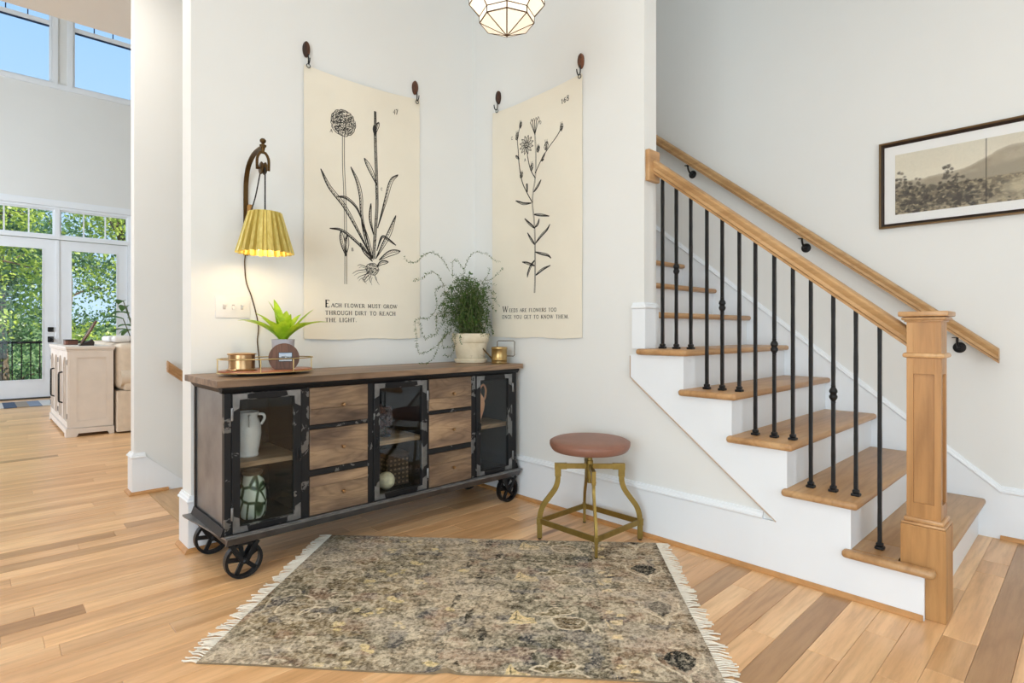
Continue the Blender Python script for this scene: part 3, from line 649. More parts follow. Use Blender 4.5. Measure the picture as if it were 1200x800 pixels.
MB().prism([(2.4095, .1904), (2.3935, .1904), (2.3935, .222), (2.398, .222)], 'y', 2.462, 2.885).build('end_lip', M['blackm'], sb)
# spoked wheels
def make_wheel(x, y):
    r = .075; w = MB(); prof = [(r - .012, -.014), (r, -.015), (r, .015), (r - .012, .014)]
    seg = 36; v = []; f = []
    for (rr, h) in prof:
        for k in range(seg): a = 2 * pi * k / seg; v.append((x + rr * cos(a), y + h, r + .0006 + rr * sin(a)))
    for i in range(4):
        for k in range(seg): f.append((i * seg + k, i * seg + (k + 1) % seg, ((i + 1) % 4) * seg + (k + 1) % seg, ((i + 1) % 4) * seg + k))
    w.add(v, f); zc = r + .0006
    wh = w.build('wheel', M['iron'], sb, True, origin=(x, y, zc))
    MB().lathe([(.006, -.026), (.013, -.024), (.015, -.018), (.015, .018), (.013, .024), (.006, .026)], (x, y, zc), 16, axis='y').build('hub', M['iron'], wh, True)
    for k in range(5):
        a = 2 * pi * k / 5 + .5; c_, s_ = cos(a), sin(a)
        MB().tube([(x + .013 * c_, y, zc + .013 * s_), (x + .04 * c_, y, zc + .04 * s_), (x + (r - .010) * c_, y, zc + (r - .010) * s_)], 1, flat=(.010, .017), up=(0, 1, 0)).build('spoke', M['iron'], wh)
    for sy_ in (-1, 1):
        mb = MB(); yy = y + sy_ * .021
        for sx_ in (-1, 1): mb.tube([(x + sx_ * .006, yy, zc - .004), (x + sx_ * .052, yy, .1503)], 1, flat=(.006, .018), up=(0, 1, 0))
        mb.lathe([(.011, 0), (.011, sy_ * .008), (.006, sy_ * .012)], (x, yy + sy_ * .003, zc), 6, axis='y')
        mb.build('fork', M['blackm'], wh)
for (x, y) in ((.815, 2.474), (2.325, 2.474), (.800, 2.845), (2.325, 2.845)): make_wheel(x, y)
# ---- things inside the sideboard
M['stone'] = plain('cream_grey_stoneware', srgb(222, 222, 220), .35, var=.08, scale=14)
M['terracotta'] = plain('pale_terracotta', srgb(205, 150, 112), .7, var=.1, scale=12)
FL_ = .1975
j = thing('stoneware_jug', (.885, 2.63, ZS), 'pale grey stoneware jug with small looped handles on the left sideboard shelf', 'jug')
MB().lathe([(.0005, .0008), (.043, .0008), (.046, .008), (.043, .016), (.050, .05), (.056, .10), (.055, .13), (.045, .165), (.040, .175), (.043, .190), (.047, .196), (.043, .198), (.036, .19), (.036, .17), (.001, .16)], (0, 0, 0), 36, cap=False).build('body', M['stone'], j, True, local=True)
for a in (-.35, -1.75, 2.0):
    c_, s_ = cos(a), sin(a); MB().tube(catmull([(.043 * c_, .043 * s_, .185), (.063 * c_, .063 * s_, .183), (.069 * c_, .069 * s_, .165), (.055 * c_, .055 * s_, .138)], 6), .006, 8).build('handle', M['stone'], j, True, local=True)
k_ = NT('green_veined_white_glaze'); co = k_.coord((16, 16, 11)); vn = k_.n('ShaderNodeTexVoronoi', feature='DISTANCE_TO_EDGE'); k_.l(co, vn.inputs['Vector']); vn.inputs['Scale'].default_value = 1.35
k_.l(k_.ramp(vn.outputs['Distance'], [(.035, srgb(44, 62, 36)), (.08, srgb(120, 140, 105)), (.12, srgb(220, 228, 212))]), k_.b.inputs['Base Color']); k_.b.inputs['Roughness'].default_value = .2; k_.bump(vn.outputs['Distance'], .4, .004); M['veined'] = k_.m
v_ = thing('patterned_vase', (.905, 2.63, FL_), 'white vase with green veined pattern at the bottom left of the sideboard', 'vase')
MB().lathe([(.0005, .0006), (.050, .0006), (.056, .01), (.060, .06), (.058, .11), (.050, .155), (.041, .18), (.038, .188)], (0, 0, 0), 40, cap=False).build('body', M['veined'], v_, True, local=True)
MB().lathe([(.038, .188), (.044, .196), (.044, .204), (.040, .206), (.034, .198), (.030, .15), (.001, .14)], (0, 0, 0), 40, cap=False).build('neck', plain('brown_vase_neck', srgb(112, 96, 78), .4), v_, True, local=True)
o = MB().ball((0, 0, .046), .0452, seg=28, rings=18).build('decorative_sphere', plain('cream_mottled_sphere', srgb(222, 210, 176), .6, var=.25, scale=30, bump=.3), None, True); o.location = (1.565, 2.59, FL_)
tag(o, 'cream mottled ball at the bottom of the middle glass door', 'ball')
# woven box
wb = thing('woven_box', (1.655, 2.68, FL_), 'dark studded woven box behind the middle glass door', 'box')
MB().box(-.062, .062, -.07, .07, .0005, .15, .003).build('body', plain('dark_wicker', srgb(58, 44, 34), .7, var=.4, scale=60, bump=.5), wb, local=True)
MB().box(-.065, .065, -.073, .073, .1502, .172, .004).build('lid', plain('dark_wicker_lid', srgb(66, 50, 38), .7, var=.4, scale=60, bump=.5), wb, local=True)
mb = MB()
for i in range(5):
    for q in range(6):
        mb.box(-.056 + i * .025, -.044 + i * .025, -.0745, -.0702, .012 + q * .024, .022 + q * .024, .0012); mb.box(-.0665, -.0622, -.058 + i * .025, -.046 + i * .025, .012 + q * .024, .022 + q * .024, .0012)
o = mb.build('studs', plain('pale_wicker_studs', srgb(120, 96, 72), .6), wb, local=True); o['kind'] = 'stuff'
# berry cluster ornament on the middle shelf
bc = thing('twig_ornament', (1.575, 2.62, ZS), 'dark cluster of purple brown beads on the middle sideboard shelf', 'ornament'); random.seed(3); mb = MB()
for i in range(90):
    zz = random.uniform(.02, .165); rr = .034 * (1 - ((zz - .09) / .11) ** 2) ** .5 if abs(zz - .09) < .105 else .008; a = random.uniform(0, 2 * pi); mb.ball((rr * cos(a), rr * sin(a), zz), .0085, seg=8, rings=5)
o = mb.build('beads', plain('dark_plum_beads', srgb(74, 52, 54), .4, var=.4, scale=40), bc, True, local=True); o['kind'] = 'stuff'
MB().lathe([(.0005, .0005), (.03, .0005), (.03, .008), (.006, .012), (.005, .03), (.0005, .03)], (0, 0, 0), 16, cap=False).build('foot', M['blackm'], bc, True, local=True)
# pitcher
pt = thing('terracotta_pitcher', (2.165, 2.57, ZS), 'pale terracotta pitcher with tall handle on the right sideboard shelf', 'pitcher')
MB().lathe([(.0005, .0008), (.027, .0008), (.028, .01), (.024, .02), (.046, .09), (.050, .125), (.042, .16), (.027, .185), (.024, .205), (.030, .222), (.026, .222), (.020, .2), (.001, .17)], (0, 0, 0), 32, cap=False).build('body', M['terracotta'], pt, True, local=True)
MB().tube(catmull([(.026, 0, .215), (.055, 0, .232), (.073, 0, .20), (.066, 0, .155), (.046, 0, .128)], 6), .006, 8).build('handle', M['terracotta'], pt, True, local=True)
gj = thing('glass_jar', (2.20, 2.60, FL_), 'small clear green glass jar at the bottom of the right glass door', 'jar')
MB().lathe([(.0005, .0006), (.028, .0006), (.033, .008), (.033, .06), (.024, .078), (.022, .088), (.026, .092)], (0, 0, 0), 28, cap=False).build('body', glass('pale_green_glass', (.78, .9, .84, 1), 1.0), gj, True, local=True)
MB().lathe([(.0005, .0), (.026, .0), (.026, .006), (.012, .012), (.011, .024), (.016, .032), (.001, .036)], (0, 0, .0925), 24, cap=False).build('stopper', glass('jar_stopper_glass', (.85, .92, .9, 1), 1.0), gj, True, local=True)
# ================================================================== ON THE SIDEBOARD
ZTOP = .8275
tr = thing('oval_tray', (.985, 2.672, ZTOP), 'oval wooden tray with gold wire gallery on the sideboard top', 'tray')
A_, B_ = .212, .132
def ell(a, b, n=64, z=0): return [(a * cos(2 * pi * i / n), b * sin(2 * pi * i / n), z) for i in range(n)]
mb = MB(); mb.lathe([(.0005, 0), (1, 0), (1, 1)], seg=48, cap=False); 
mb = MB(); e = ell(A_ * .62, B_ * .62, 48); mb.prism([(p[0], p[1]) for p in e], 'z', .0006, .010); mb.build('foot', M['blackm'], tr, local=True)
mb = MB(); e = ell(A_ - .004, B_ - .004, 64); mb.prism([(p[0], p[1]) for p in e], 'z', .0105, .0225); mb.build('board', wood('tray_red_wood', srgb(128, 70, 42), srgb(172, 104, 66), srgb(196, 130, 88), (2, 18, 18), .35, .3, 3), tr, local=True)
mb = MB(); mb.tube(ell(A_, B_, 64, .0135), .0028, 8, closed=True); mb.build('lower_hoop', M['gold'], tr, True, local=True)
mb = MB(); mb.tube(ell(A_, B_, 64, .074), .0026, 8, closed=True); mb.build('upper_hoop', M['gold'], tr, True, local=True)
for a in (0, 70, 110, 180, 250, 290):
    a = radians(a); MB().tube([(A_ * cos(a), B_ * sin(a), .013), (A_ * cos(a), B_ * sin(a), .074)], .0026, 8).build('upright', M['gold'], tr, True, local=True)
ZTR = ZTOP + .0228
cn = thing('bronze_tin', (.872, 2.665, ZTR), 'round brushed bronze tin on the oval tray', 'tin')
MB().lathe([(.0005, .0), (.062, .0), (.064, .003), (.062, .006), (.056, .008), (.055, .016), (.055, .070), (.0535, .0705), (.053, .02), (.0005, .02)], (0, 0, 0), 48, cap=False).build('body', M['copper'], cn, True, local=True)
MB().lathe([(.0005, .0712), (.059, .0708), (.061, .073), (.059, .076), (.03, .079), (.0005, .0795)], (0, 0, 0), 48, cap=False).build('lid', plain('tin_lid_gold', srgb(200, 158, 104), .3, 1.0), cn, True, local=True)
# round wooden frame with small screen
rf = thing('round_wood_frame', (1.036, 2.602, ZTR), 'round brown wooden desk frame with small landscape screen on the tray', 'picture frame', rotz=radians(-22))
k_ = NT('frame_screen_print'); sp_ = k_.n('ShaderNodeSeparateXYZ'); cob = k_.coord(); k_.l(cob, sp_.inputs[0])
nz = k_.noise(k_.coord((40, 40, 90)), 1, 5); ad = k_.n('ShaderNodeMath', operation='MULTIPLY_ADD'); k_.l(nz, ad.inputs[0]); ad.inputs[1].default_value = .05; k_.l(sp_.outputs['Z'], ad.inputs[2])
k_.l(k_.ramp(ad.outputs[0], [(.064, srgb(196, 206, 216)), (.074, srgb(120, 130, 136)), (.084, srgb(60, 72, 78)), (.088, srgb(188, 200, 212)), (.10, srgb(150, 172, 200))]), k_.b.inputs['Base Color']); k_.b.inputs['Roughness'].default_value = .2
rr = .066; pts = []
for i in range(48):
    a = -pi / 2 + 2 * pi * i / 48; x, z = rr * cos(a), rr * sin(a); pts.append((x, max(z, -.053) + .0535))
mb = MB(); mb.prism(pts, 'y', -.02, .02)
body = mb.build('body', wood('desk_frame_walnut', srgb(74, 48, 36), srgb(112, 76, 58), srgb(134, 94, 72), (14, 5, 3), .55, .3), rf, True, local=True)
MB().box(-.024, .036, -.0222, -.0202, .036, .079).build('screen_bezel', plain('dark_screen_bezel', (.03, .03, .03), .4), body, local=True)
MB().box(-.021, .033, -.0228, -.0223, .039, .076).build('screen', k_.m, body, local=True)
# bromeliad in grey pot
bp = thing('potted_bromeliad', (1.082, 2.728, ZTR), 'bright green broad leafed plant in a small grey pot on the tray', 'plant')
MB().lathe([(.0005, .0), (.040, .0), (.044, .006), (.052, .130), (.054, .136), (.050, .137), (.047, .120), (.0005, .118)], (0, 0, 0), 40, cap=False).build('pot', plain('grey_pot', srgb(186, 184, 190), .5, var=.05), bp, True, local=True)
MB().lathe([(.0005, .1215), (.046, .1205)], (0, 0, 0), 24, cap=False).build('soil', plain('dark_soil', srgb(60, 44, 34), .95), bp, local=True)
def leaf_mat(name, a, b, tr=.28):
    k = NT(name); v = k.noise(k.coord((3, 3, 3), rnd=True), 14, 3); k.l(k.ramp(v, [(.3, a), (.7, b)]), k.b.inputs['Base Color']); k.b.inputs['Roughness'].default_value = .4
    k.b.inputs['Subsurface Weight'].default_value = 0.0
    tl = k.n('ShaderNodeBsdfTranslucent'); tl.inputs[0].default_value = tuple(min(1, c * 1.3) for c in b[:3]) + (1,); mx = k.n('ShaderNodeMixShader'); mx.inputs[0].default_value = tr
    k.l(k.b.outputs[0], mx.inputs[1]); k.l(tl.outputs[0], mx.inputs[2]); k.l(mx.outputs[0], k.out.inputs[0]); return k.m
M['brom'] = leaf_mat('bromeliad_leaf', srgb(120, 168, 24), srgb(182, 214, 60))
def blade(mb, base, az, L, W, rise, droop, twist=0, n=12):
    """strap leaf: starts upward at angle rise, bends by droop over its length"""
    p = Vector(base); ang = rise; d = Vector((cos(az), sin(az), 0)); side0 = Vector((-sin(az), cos(az), 0)); v = []
    for i in range(n + 1):
        t = i / n; w = W * (.55 + .45 * sin(min(1, t * 1.9) * pi / 2)) * (1 - max(0, (t - .45) / .55) ** 2.0) * .5 + .0006
        fw = d * cos(ang) + Vector((0, 0, 1)) * sin(ang); up = -d * sin(ang) + Vector((0, 0, 1)) * cos(ang)
        sd = side0 * cos(twist * t) + up * sin(twist * t); u2 = up * cos(twist * t) - side0 * sin(twist * t)
        v += [p - sd * w + u2 * w * .35, p.copy(), p + sd * w + u2 * w * .35]
        p = p + fw * (L / n); ang -= droop / n
    f = []
    for i in range(n):
        for q in (0, 1): f.append((3 * i + q, 3 * i + q + 1, 3 * i + 4 + q, 3 * i + 3 + q))
    mb.add([tuple(q) for q in v], f)
# view-left is about (-0.72, 0.69); view-right (0.72, -0.69)
LV = [(136, .185, .042, 1.0, 1.25), (118, .13, .05, 1.15, .9), (150, .15, .044, .95, .9), (-44, .18, .040, .95, 1.2), (-30, .155, .040, 1.05, .35), (-62, .13, .05, 1.0, .9), (95, .17, .040, 1.40, .5), (150, .155, .036, 1.52, .55), (20, .13, .045, 1.2, .6), (-110, .10, .05, 1.25, .7), (-150, .12, .05, 1.1, .8), (60, .14, .045, 1.3, .7), (-80, .11, .046, 1.35, .4), (180, .14, .04, 1.2, .8)]
for (az, L, W, ri, dr_) in LV:
    mb = MB(); a = radians(az); blade(mb, (.006 * cos(a), .006 * sin(a), .118), a, L * 1.38, W * 1.15, ri - .02, dr_ * .9, 0)
    mb.build('leaf', M['brom'], bp, True, local=True)
# trailing plant in cream pot
tpn = thing('trailing_plant', (2.245, 2.72, ZTOP), 'wiry trailing green plant in a cream clay pot on the sideboard', 'plant')
k_ = NT('cracked_cream_clay'); cl = k_.noise(k_.coord((1, 1, 1)), 9, 6, .6, .3)
vc = k_.n('ShaderNodeTexVoronoi', feature='DISTANCE_TO_EDGE'); vc.inputs['Scale'].default_value = 16; k_.l(k_.coord((1, 1, 1.3)), vc.inputs['Vector'])
mk = k_.ramp(k_.noise(k_.coord(), 7, 3), [(.52, (0, 0, 0, 1)), (.6, (1, 1, 1, 1))])
base_ = k_.ramp(cl, [(.3, srgb(206, 190, 160)), (.7, srgb(234, 224, 202))])
crk = k_.mix((1, 1, 1, 1), k_.ramp(vc.outputs['Distance'], [(.006, (.35, .25, .16, 1)), (.02, (1, 1, 1, 1))]), mk)
k_.l(k_.mix(base_, crk, 1.0, 'MULTIPLY'), k_.b.inputs['Base Color']); k_.b.inputs['Roughness'].default_value = .6; M['clay'] = k_.m
MB().lathe([(.0005, .012), (.082, .012), (.086, .016), (.104, .126), (.108, .128), (.111, .132), (.117, .178), (.115, .183), (.106, .183), (.098, .15), (.0005, .15)], (0, 0, 0), 48, cap=False).build('pot', M['clay'], tpn, True, local=True)
MB().lathe([(.0005, .0005), (.092, .0005), (.098, .004), (.104, .024), (.102, .027), (.098, .024), (.092, .0115), (.0005, .0115)], (0, 0, 0), 48, cap=False).build('saucer', M['clay'], tpn, True, local=True)
MB().lathe([(.0005, .158), (.098, .156)], (0, 0, 0), 24, cap=False).build('soil', M['subfloor'], tpn, local=True)
random.seed(21); stems = MB(); lvs = MB()
def sprig(pts, r0=.0012, leaf=.0085, step=.0075):
    c = catmull(pts, 8); stems.tube(c, [r0 * (1 - .6 * i / len(c)) for i in range(len(c))], 4, cap=False)
    acc = 0
    for i in range(1, len(c)):
        acc += (c[i] - c[i - 1]).length
        while acc > step:
            acc -= step; t = (c[i] - c[i - 1]).normalized(); a = Vector((random.gauss(0, 1), random.gauss(0, 1), random.gauss(0, 1)))
            s_ = (a - t * a.dot(t)).normalized()
            for sg in (1, -1):
                dirv = (s_ * sg + t * .5).normalized(); L = leaf * random.uniform(.7, 1.25); wv = t.cross(dirv).normalized() * L * .3 + Vector((0, 0, .001)); p = c[i]
                lvs.add([p, p + dirv * L * .5 + wv, p + dirv * L, p + dirv * L * .5 - wv], [(0, 1, 2, 3)])
vl = Vector((-.7227, .6911, 0)); vf = Vector((-.6911, -.7227, 0))   # towards image left / towards the camera
def P3(l, z, c=0.0): q = vl * l + vf * c; return (q.x, q.y, z)
# dense bush: short wiry sprigs filling a rounded mass above the pot
for i in range(300):
    a = random.uniform(0, 2 * pi); rr = random.uniform(0, .085); bx, by = rr * cos(a), rr * sin(a)
    q = random.gauss(0, 1), random.gauss(0, 1), random.gauss(0, 1); qn = (q[0] ** 2 + q[1] ** 2 + q[2] ** 2) ** .5; k2 = random.random() ** .4 / qn
    tx, ty, tz = -.025 + .165 * q[0] * k2, min(.15, .14 * q[1] * k2), .36 + .20 * q[2] * k2
    if tz < .19: tz = .19 + random.uniform(0, .1)
    d_ = Vector((tx - bx, ty - by, 0)); e_ = (tx + d_.x * .25 + random.uniform(-.05, .05), min(.17, ty + d_.y * .25 + random.uniform(-.05, .05)), tz - random.uniform(-.02, .09))
    m_ = (bx + d_.x * .45 + random.uniform(-.03, .03), by + d_.y * .45 + random.uniform(-.03, .03), .157 + (tz - .157) * .75)
    sprig([(bx, by, .157), m_, (tx, ty, tz), e_], .0012, .0135, .0125)
# long arching shoots: (sideways reach, height)
for q, pts in enumerate([[(0.138,0.558),(0.181,0.622),(0.245,0.659),(0.293,0.638),(0.33,0.601),(0.373,0.588),(0.399,0.601),(0.405,0.617)],[(0.048,0.564),(0.027,0.622),(-0.005,0.675),(-0.048,0.691),(-0.107,0.67),(-0.149,0.638),(-0.181,0.633)],[(0.17,0.462),(0.202,0.516),(0.24,0.544),(0.277,0.532),(0.314,0.5),(0.351,0.489)],[(-0.085,0.51),(-0.128,0.521),(-0.165,0.553),(-0.202,0.59)],[(-0.075,0.505),(-0.101,0.537),(-0.115,0.569),(-0.117,0.596)],[(0.16,0.473),(0.208,0.457),(0.229,0.42),(0.218,0.377),(0.229,0.313),(0.277,0.271),(0.32,0.271),(0.346,0.249),(0.341,0.185),(0.335,0.111),(0.32,0.068),(0.261,0.084),(0.208,0.122),(0.17,0.164),(0.138,0.191)],[(0.234,0.303),(0.24,0.239),(0.234,0.185),(0.272,0.169),(0.309,0.154),(0.33,0.217),(0.346,0.249)],[(0.149,0.196),(0.181,0.175),(0.218,0.132),(0.234,0.09),(0.261,0.036),(0.298,0.012),(0.33,0.01)],[(0.128,0.191),(0.122,0.143),(0.133,0.079),(0.16,0.047),(0.192,0.058)],[(0.17,0.18),(0.202,0.143),(0.192,0.1),(0.138,0.106)],[(-0.064,0.271),(-0.101,0.26),(-0.112,0.228),(-0.085,0.196)],[(-0.064,0.505),(-0.107,0.484),(-0.112,0.452),(-0.085,0.42)],[(0.138,0.516),(0.138,0.611),(0.107,0.622),(0.08,0.59),(0.053,0.558)],[(0.043,0.526),(0.064,0.42),(0.075,0.324),(0.107,0.239)],[(-0.043,0.398),(-0.021,0.335),(0.032,0.292)],[(0.021,0.462),(-0.011,0.409),(0.011,0.345),(-0.032,0.367)],[(0.192,0.452),(0.181,0.388),(0.202,0.324),(0.17,0.271)],[(0.17,0.313),(0.213,0.303),(0.245,0.281),(0.224,0.239)]]):
    cdep = .10 if q in (13, 14, 15) else (.03 if q > 5 else 0)
    sprig([((-l / .84 - .02 * cdep, -cdep, z) if l > 0 else P3(l, z, cdep)) for (l, z) in pts], .0014, .0135, .0115)
M['vine'] = leaf_mat('trailing_plant_leaf', srgb(40, 66, 28), srgb(84, 116, 52))
o = lvs.build('foliage', M['vine'], tpn, local=True); o['kind'] = 'stuff'
o = stems.build('stems', plain('plant_stem', srgb(120, 122, 84), .6), tpn, True, local=True); o['kind'] = 'stuff'
# small brass watering can
wc = thing('watering_can', (2.335, 2.555, ZTOP), 'small brass watering can with square wire handle beside the cream pot', 'watering can', rotz=radians(-44))
MB().lathe([(.0005, .0004), (.050, .0004), (.051, .004), (.048, .007), (.048, .019), (.0495, .021), (.048, .023), (.048, .086), (.0495, .088), (.0495, .098), (.048, .100), (.046, .099), (.046, .03), (.0005, .03)], (0, 0, 0), 40, cap=False).build('body', plain('hammered_brass', srgb(176, 150, 102), .32, 1.0, var=.12, scale=40), wc, True, local=True)
MB().tube([(.046, 0, .045), (.088, 0, .044), (.094, 0, .05), (.094, 0, .132), (.088, 0, .138), (-.006, 0, .138), (-.012, 0, .132), (-.012, 0, .098)], .0025, 8).build('handle', M['bronze'], wc, True, local=True)
MB().tube([(-.045, 0, .03), (-.06, 0, .045), (-.155, 0, .150)], [.006, .0045, .003], 10).build('spout', M['bronze'], wc, True, local=True)
# ================================================================== WALL LAMP
lx = .976
lm = thing('wall_lamp', (lx, 2.93, 1.4), 'brass arched wall lamp with pleated gold shade above the light switches', 'lamp')
pth = [(lx, 2.926, 1.40), (lx, 2.926, 1.60), (lx, 2.926, 1.72), (lx, 2.918, 1.775), (lx, 2.89, 1.83), (lx, 2.84, 1.865), (lx, 2.78, 1.88), (lx, 2.685, 1.884)]
MB().tube(catmull(pth, 5), 1, flat=(.021, .007), up=(1, 0, 0)).build('arm', M['bronze'], lm, True)
ly = 2.698
MB().lathe([(.004, -.03), (.007, -.022), (.010, -.006), (.015, 0), (.015, .005), (.008, .008), (.006, .012), (.013, .02), (.014, .028), (.008, .035), (.001, .036)], (lx, ly, 1.886), 18).build('finial', M['bronze'], lm, True)
pu = MB().tube(catmull([(lx - .026, ly, 1.775), (lx - .026, ly, 1.825), (lx - .014, ly, 1.852), (lx, ly, 1.857), (lx + .014, ly, 1.852), (lx + .026, ly, 1.825), (lx + .026, ly, 1.775)], 4), 1, flat=(.004, .012), up=(0, 1, 0)).build('pulley_yoke', M['bronze'], lm)
MB().lathe([(.004, -.013), (.026, -.012), (.030, -.009), (.024, -.002), (.024, .002), (.030, .009), (.026, .012), (.004, .013)], (lx, ly, 1.783), 24, axis='x').build('pulley_wheel', M['bronze'], pu, True)
MB().lathe([(.003, -.029), (.005, -.029), (.005, .029), (.003, .029)], (lx, ly, 1.783), 10, axis='x').build('axle', M['bronze'], pu, True)
MB().tube([(lx, ly - .027, 1.783), (lx, ly - .027, 1.57)], .0035, 8).build('hanging_cord', M['cord'], lm, True)
MB().tube(catmull([(lx, ly + .027, 1.783), (lx + .0, 2.80, 1.66), (lx + .006, 2.905, 1.585)], 4), .0032, 8).build('tie_cord', M['cord'], lm, True)
mb = MB(); mb.lathe([(.001, 1.56), (.012, 1.562), (.014, 1.60), (.013, 1.64), (.010, 1.648), (.001, 1.65)], (lx + .012, 2.902, 0), 16); mb.build('wooden_cleat', plain('lamp_cleat_wood', srgb(170, 124, 62), .5), lm, True)
mb = MB(); random.seed(5)
mb.tube(catmull([(lx + .012 + .017 * cos(a), 2.902 + .017 * sin(a), 1.56 - .004 * a) for a in [i * .6 for i in range(24)]], 3), .004, 6)
mb.build('cord_wrap', M['cord'], lm, True)
mb = MB(); NP = 20; seg = NP * 4; v = []; f = []
rings = 6; sy = ly - .027
for i in range(rings + 1):
    t = i / rings; z = 1.572 - .187 * t; r = .068 + (.116 - .068) * t; am = .0055 + .006 * t
    for k in range(seg):
        ph = k % 4; dr_ = (-am, 0, am, 0)[ph] if False else (am if ph in (1, 2) else -am); a = 2 * pi * (k + (.3 if ph in (0, 2) else -.3)) / seg
        v.append((lx + (r + dr_) * cos(a), sy + (r + dr_) * sin(a), z))
for i in range(rings):
    for k in range(seg): f.append((i * seg + k, i * seg + (k + 1) % seg, (i + 1) * seg + (k + 1) % seg, (i + 1) * seg + k))
k_ = NT('pleated_gold_shade'); k_.b.inputs['Base Color'].default_value = srgb(188, 160, 70); k_.b.inputs['Roughness'].default_value = .34; k_.b.inputs['Metallic'].default_value = .45
nz = k_.noise(k_.coord((60, 60, 4)), 2, 3); k_.l(k_.ramp(nz, [(.3, srgb(194, 172, 84)), (.7, srgb(222, 206, 128))]), k_.b.inputs['Base Color'])
sh = mb.add(v, f).build('shade', k_.m, lm)
md = sh.modifiers.new('thickness', 'SOLIDIFY'); md.thickness = .0012; md.offset = -1
MB().lathe([(.001, 0), (.064, 0), (.064, .003), (.001, .003)], (lx, sy, 1.5715), 32, cap=False).build('shade_top', k_.m, sh)
MB().lathe([(.001, .0), (.012, 0), (.013, .06), (.012, .064)], (lx, sy, 1.507), 16, cap=False).build('socket', M['bronze'], sh, True)
MB().ball((lx, sy, 1.47), .026, (1, 1, 1.15), 18, 12).build('bulb', plain('warm_bulb', (1, .8, .5), .3, emit=((1, .72, .36, 1), 18)), sh, True)
pl_d = bpy.data.lights.new('wall_lamp_light', 'POINT'); pl_d.energy = 1.7; pl_d.color = (1, .74, .42); pl_d.shadow_soft_size = .03
pl_o = bpy.data.objects.new('wall_lamp_light', pl_d); COL.objects.link(pl_o); pl_o.location = (lx, sy, 1.425)
wire = [(lx - .002, 2.927, 1.40), (.972, 2.93, 1.36), (.980, 2.93, 1.27), (1.008, 2.93, 1.187), (1.037, 2.93, 1.06), (1.033, 2.93, .974), (1.040, 2.93, .90), (1.043, 2.925, .835)]
MB().tube(catmull(wire, 6), .0028, 8).build('power_cord', M['bronze'], lm, True)
# light switch
M['switchm'] = plain('white_switch_plastic', (.82, .80, .77), .35, var=.01)
sw = thing('light_switch', (.9185, YA, 1.143), 'white triple toggle switch plate below the brass wall lamp', 'switch')
MB().box(.839, .998, YA - .006, YA - .0003, 1.089, 1.197, .003, 2).build('plate', M['switchm'], sw, True)
for i, x in enumerate((.878, .9185, .959)):
    t_ = MB().box(x - .006, x + .006, YA - .0068, YA - .0061, 1.131, 1.155).build('slot', plain('switch_slot_shadow', (.45, .43, .41), .5), sw)
    s_ = -1 if i == 1 else 1
    MB().prism([(YA - .007, 1.143 - .006), (YA - .017, 1.143 + s_ * .012 - .004), (YA - .017, 1.143 + s_ * .012 + .004), (YA - .007, 1.143 + .006)], 'x', x - .0045, x + .0045).build('toggle', M['switchm'], t_)
    mb = MB()
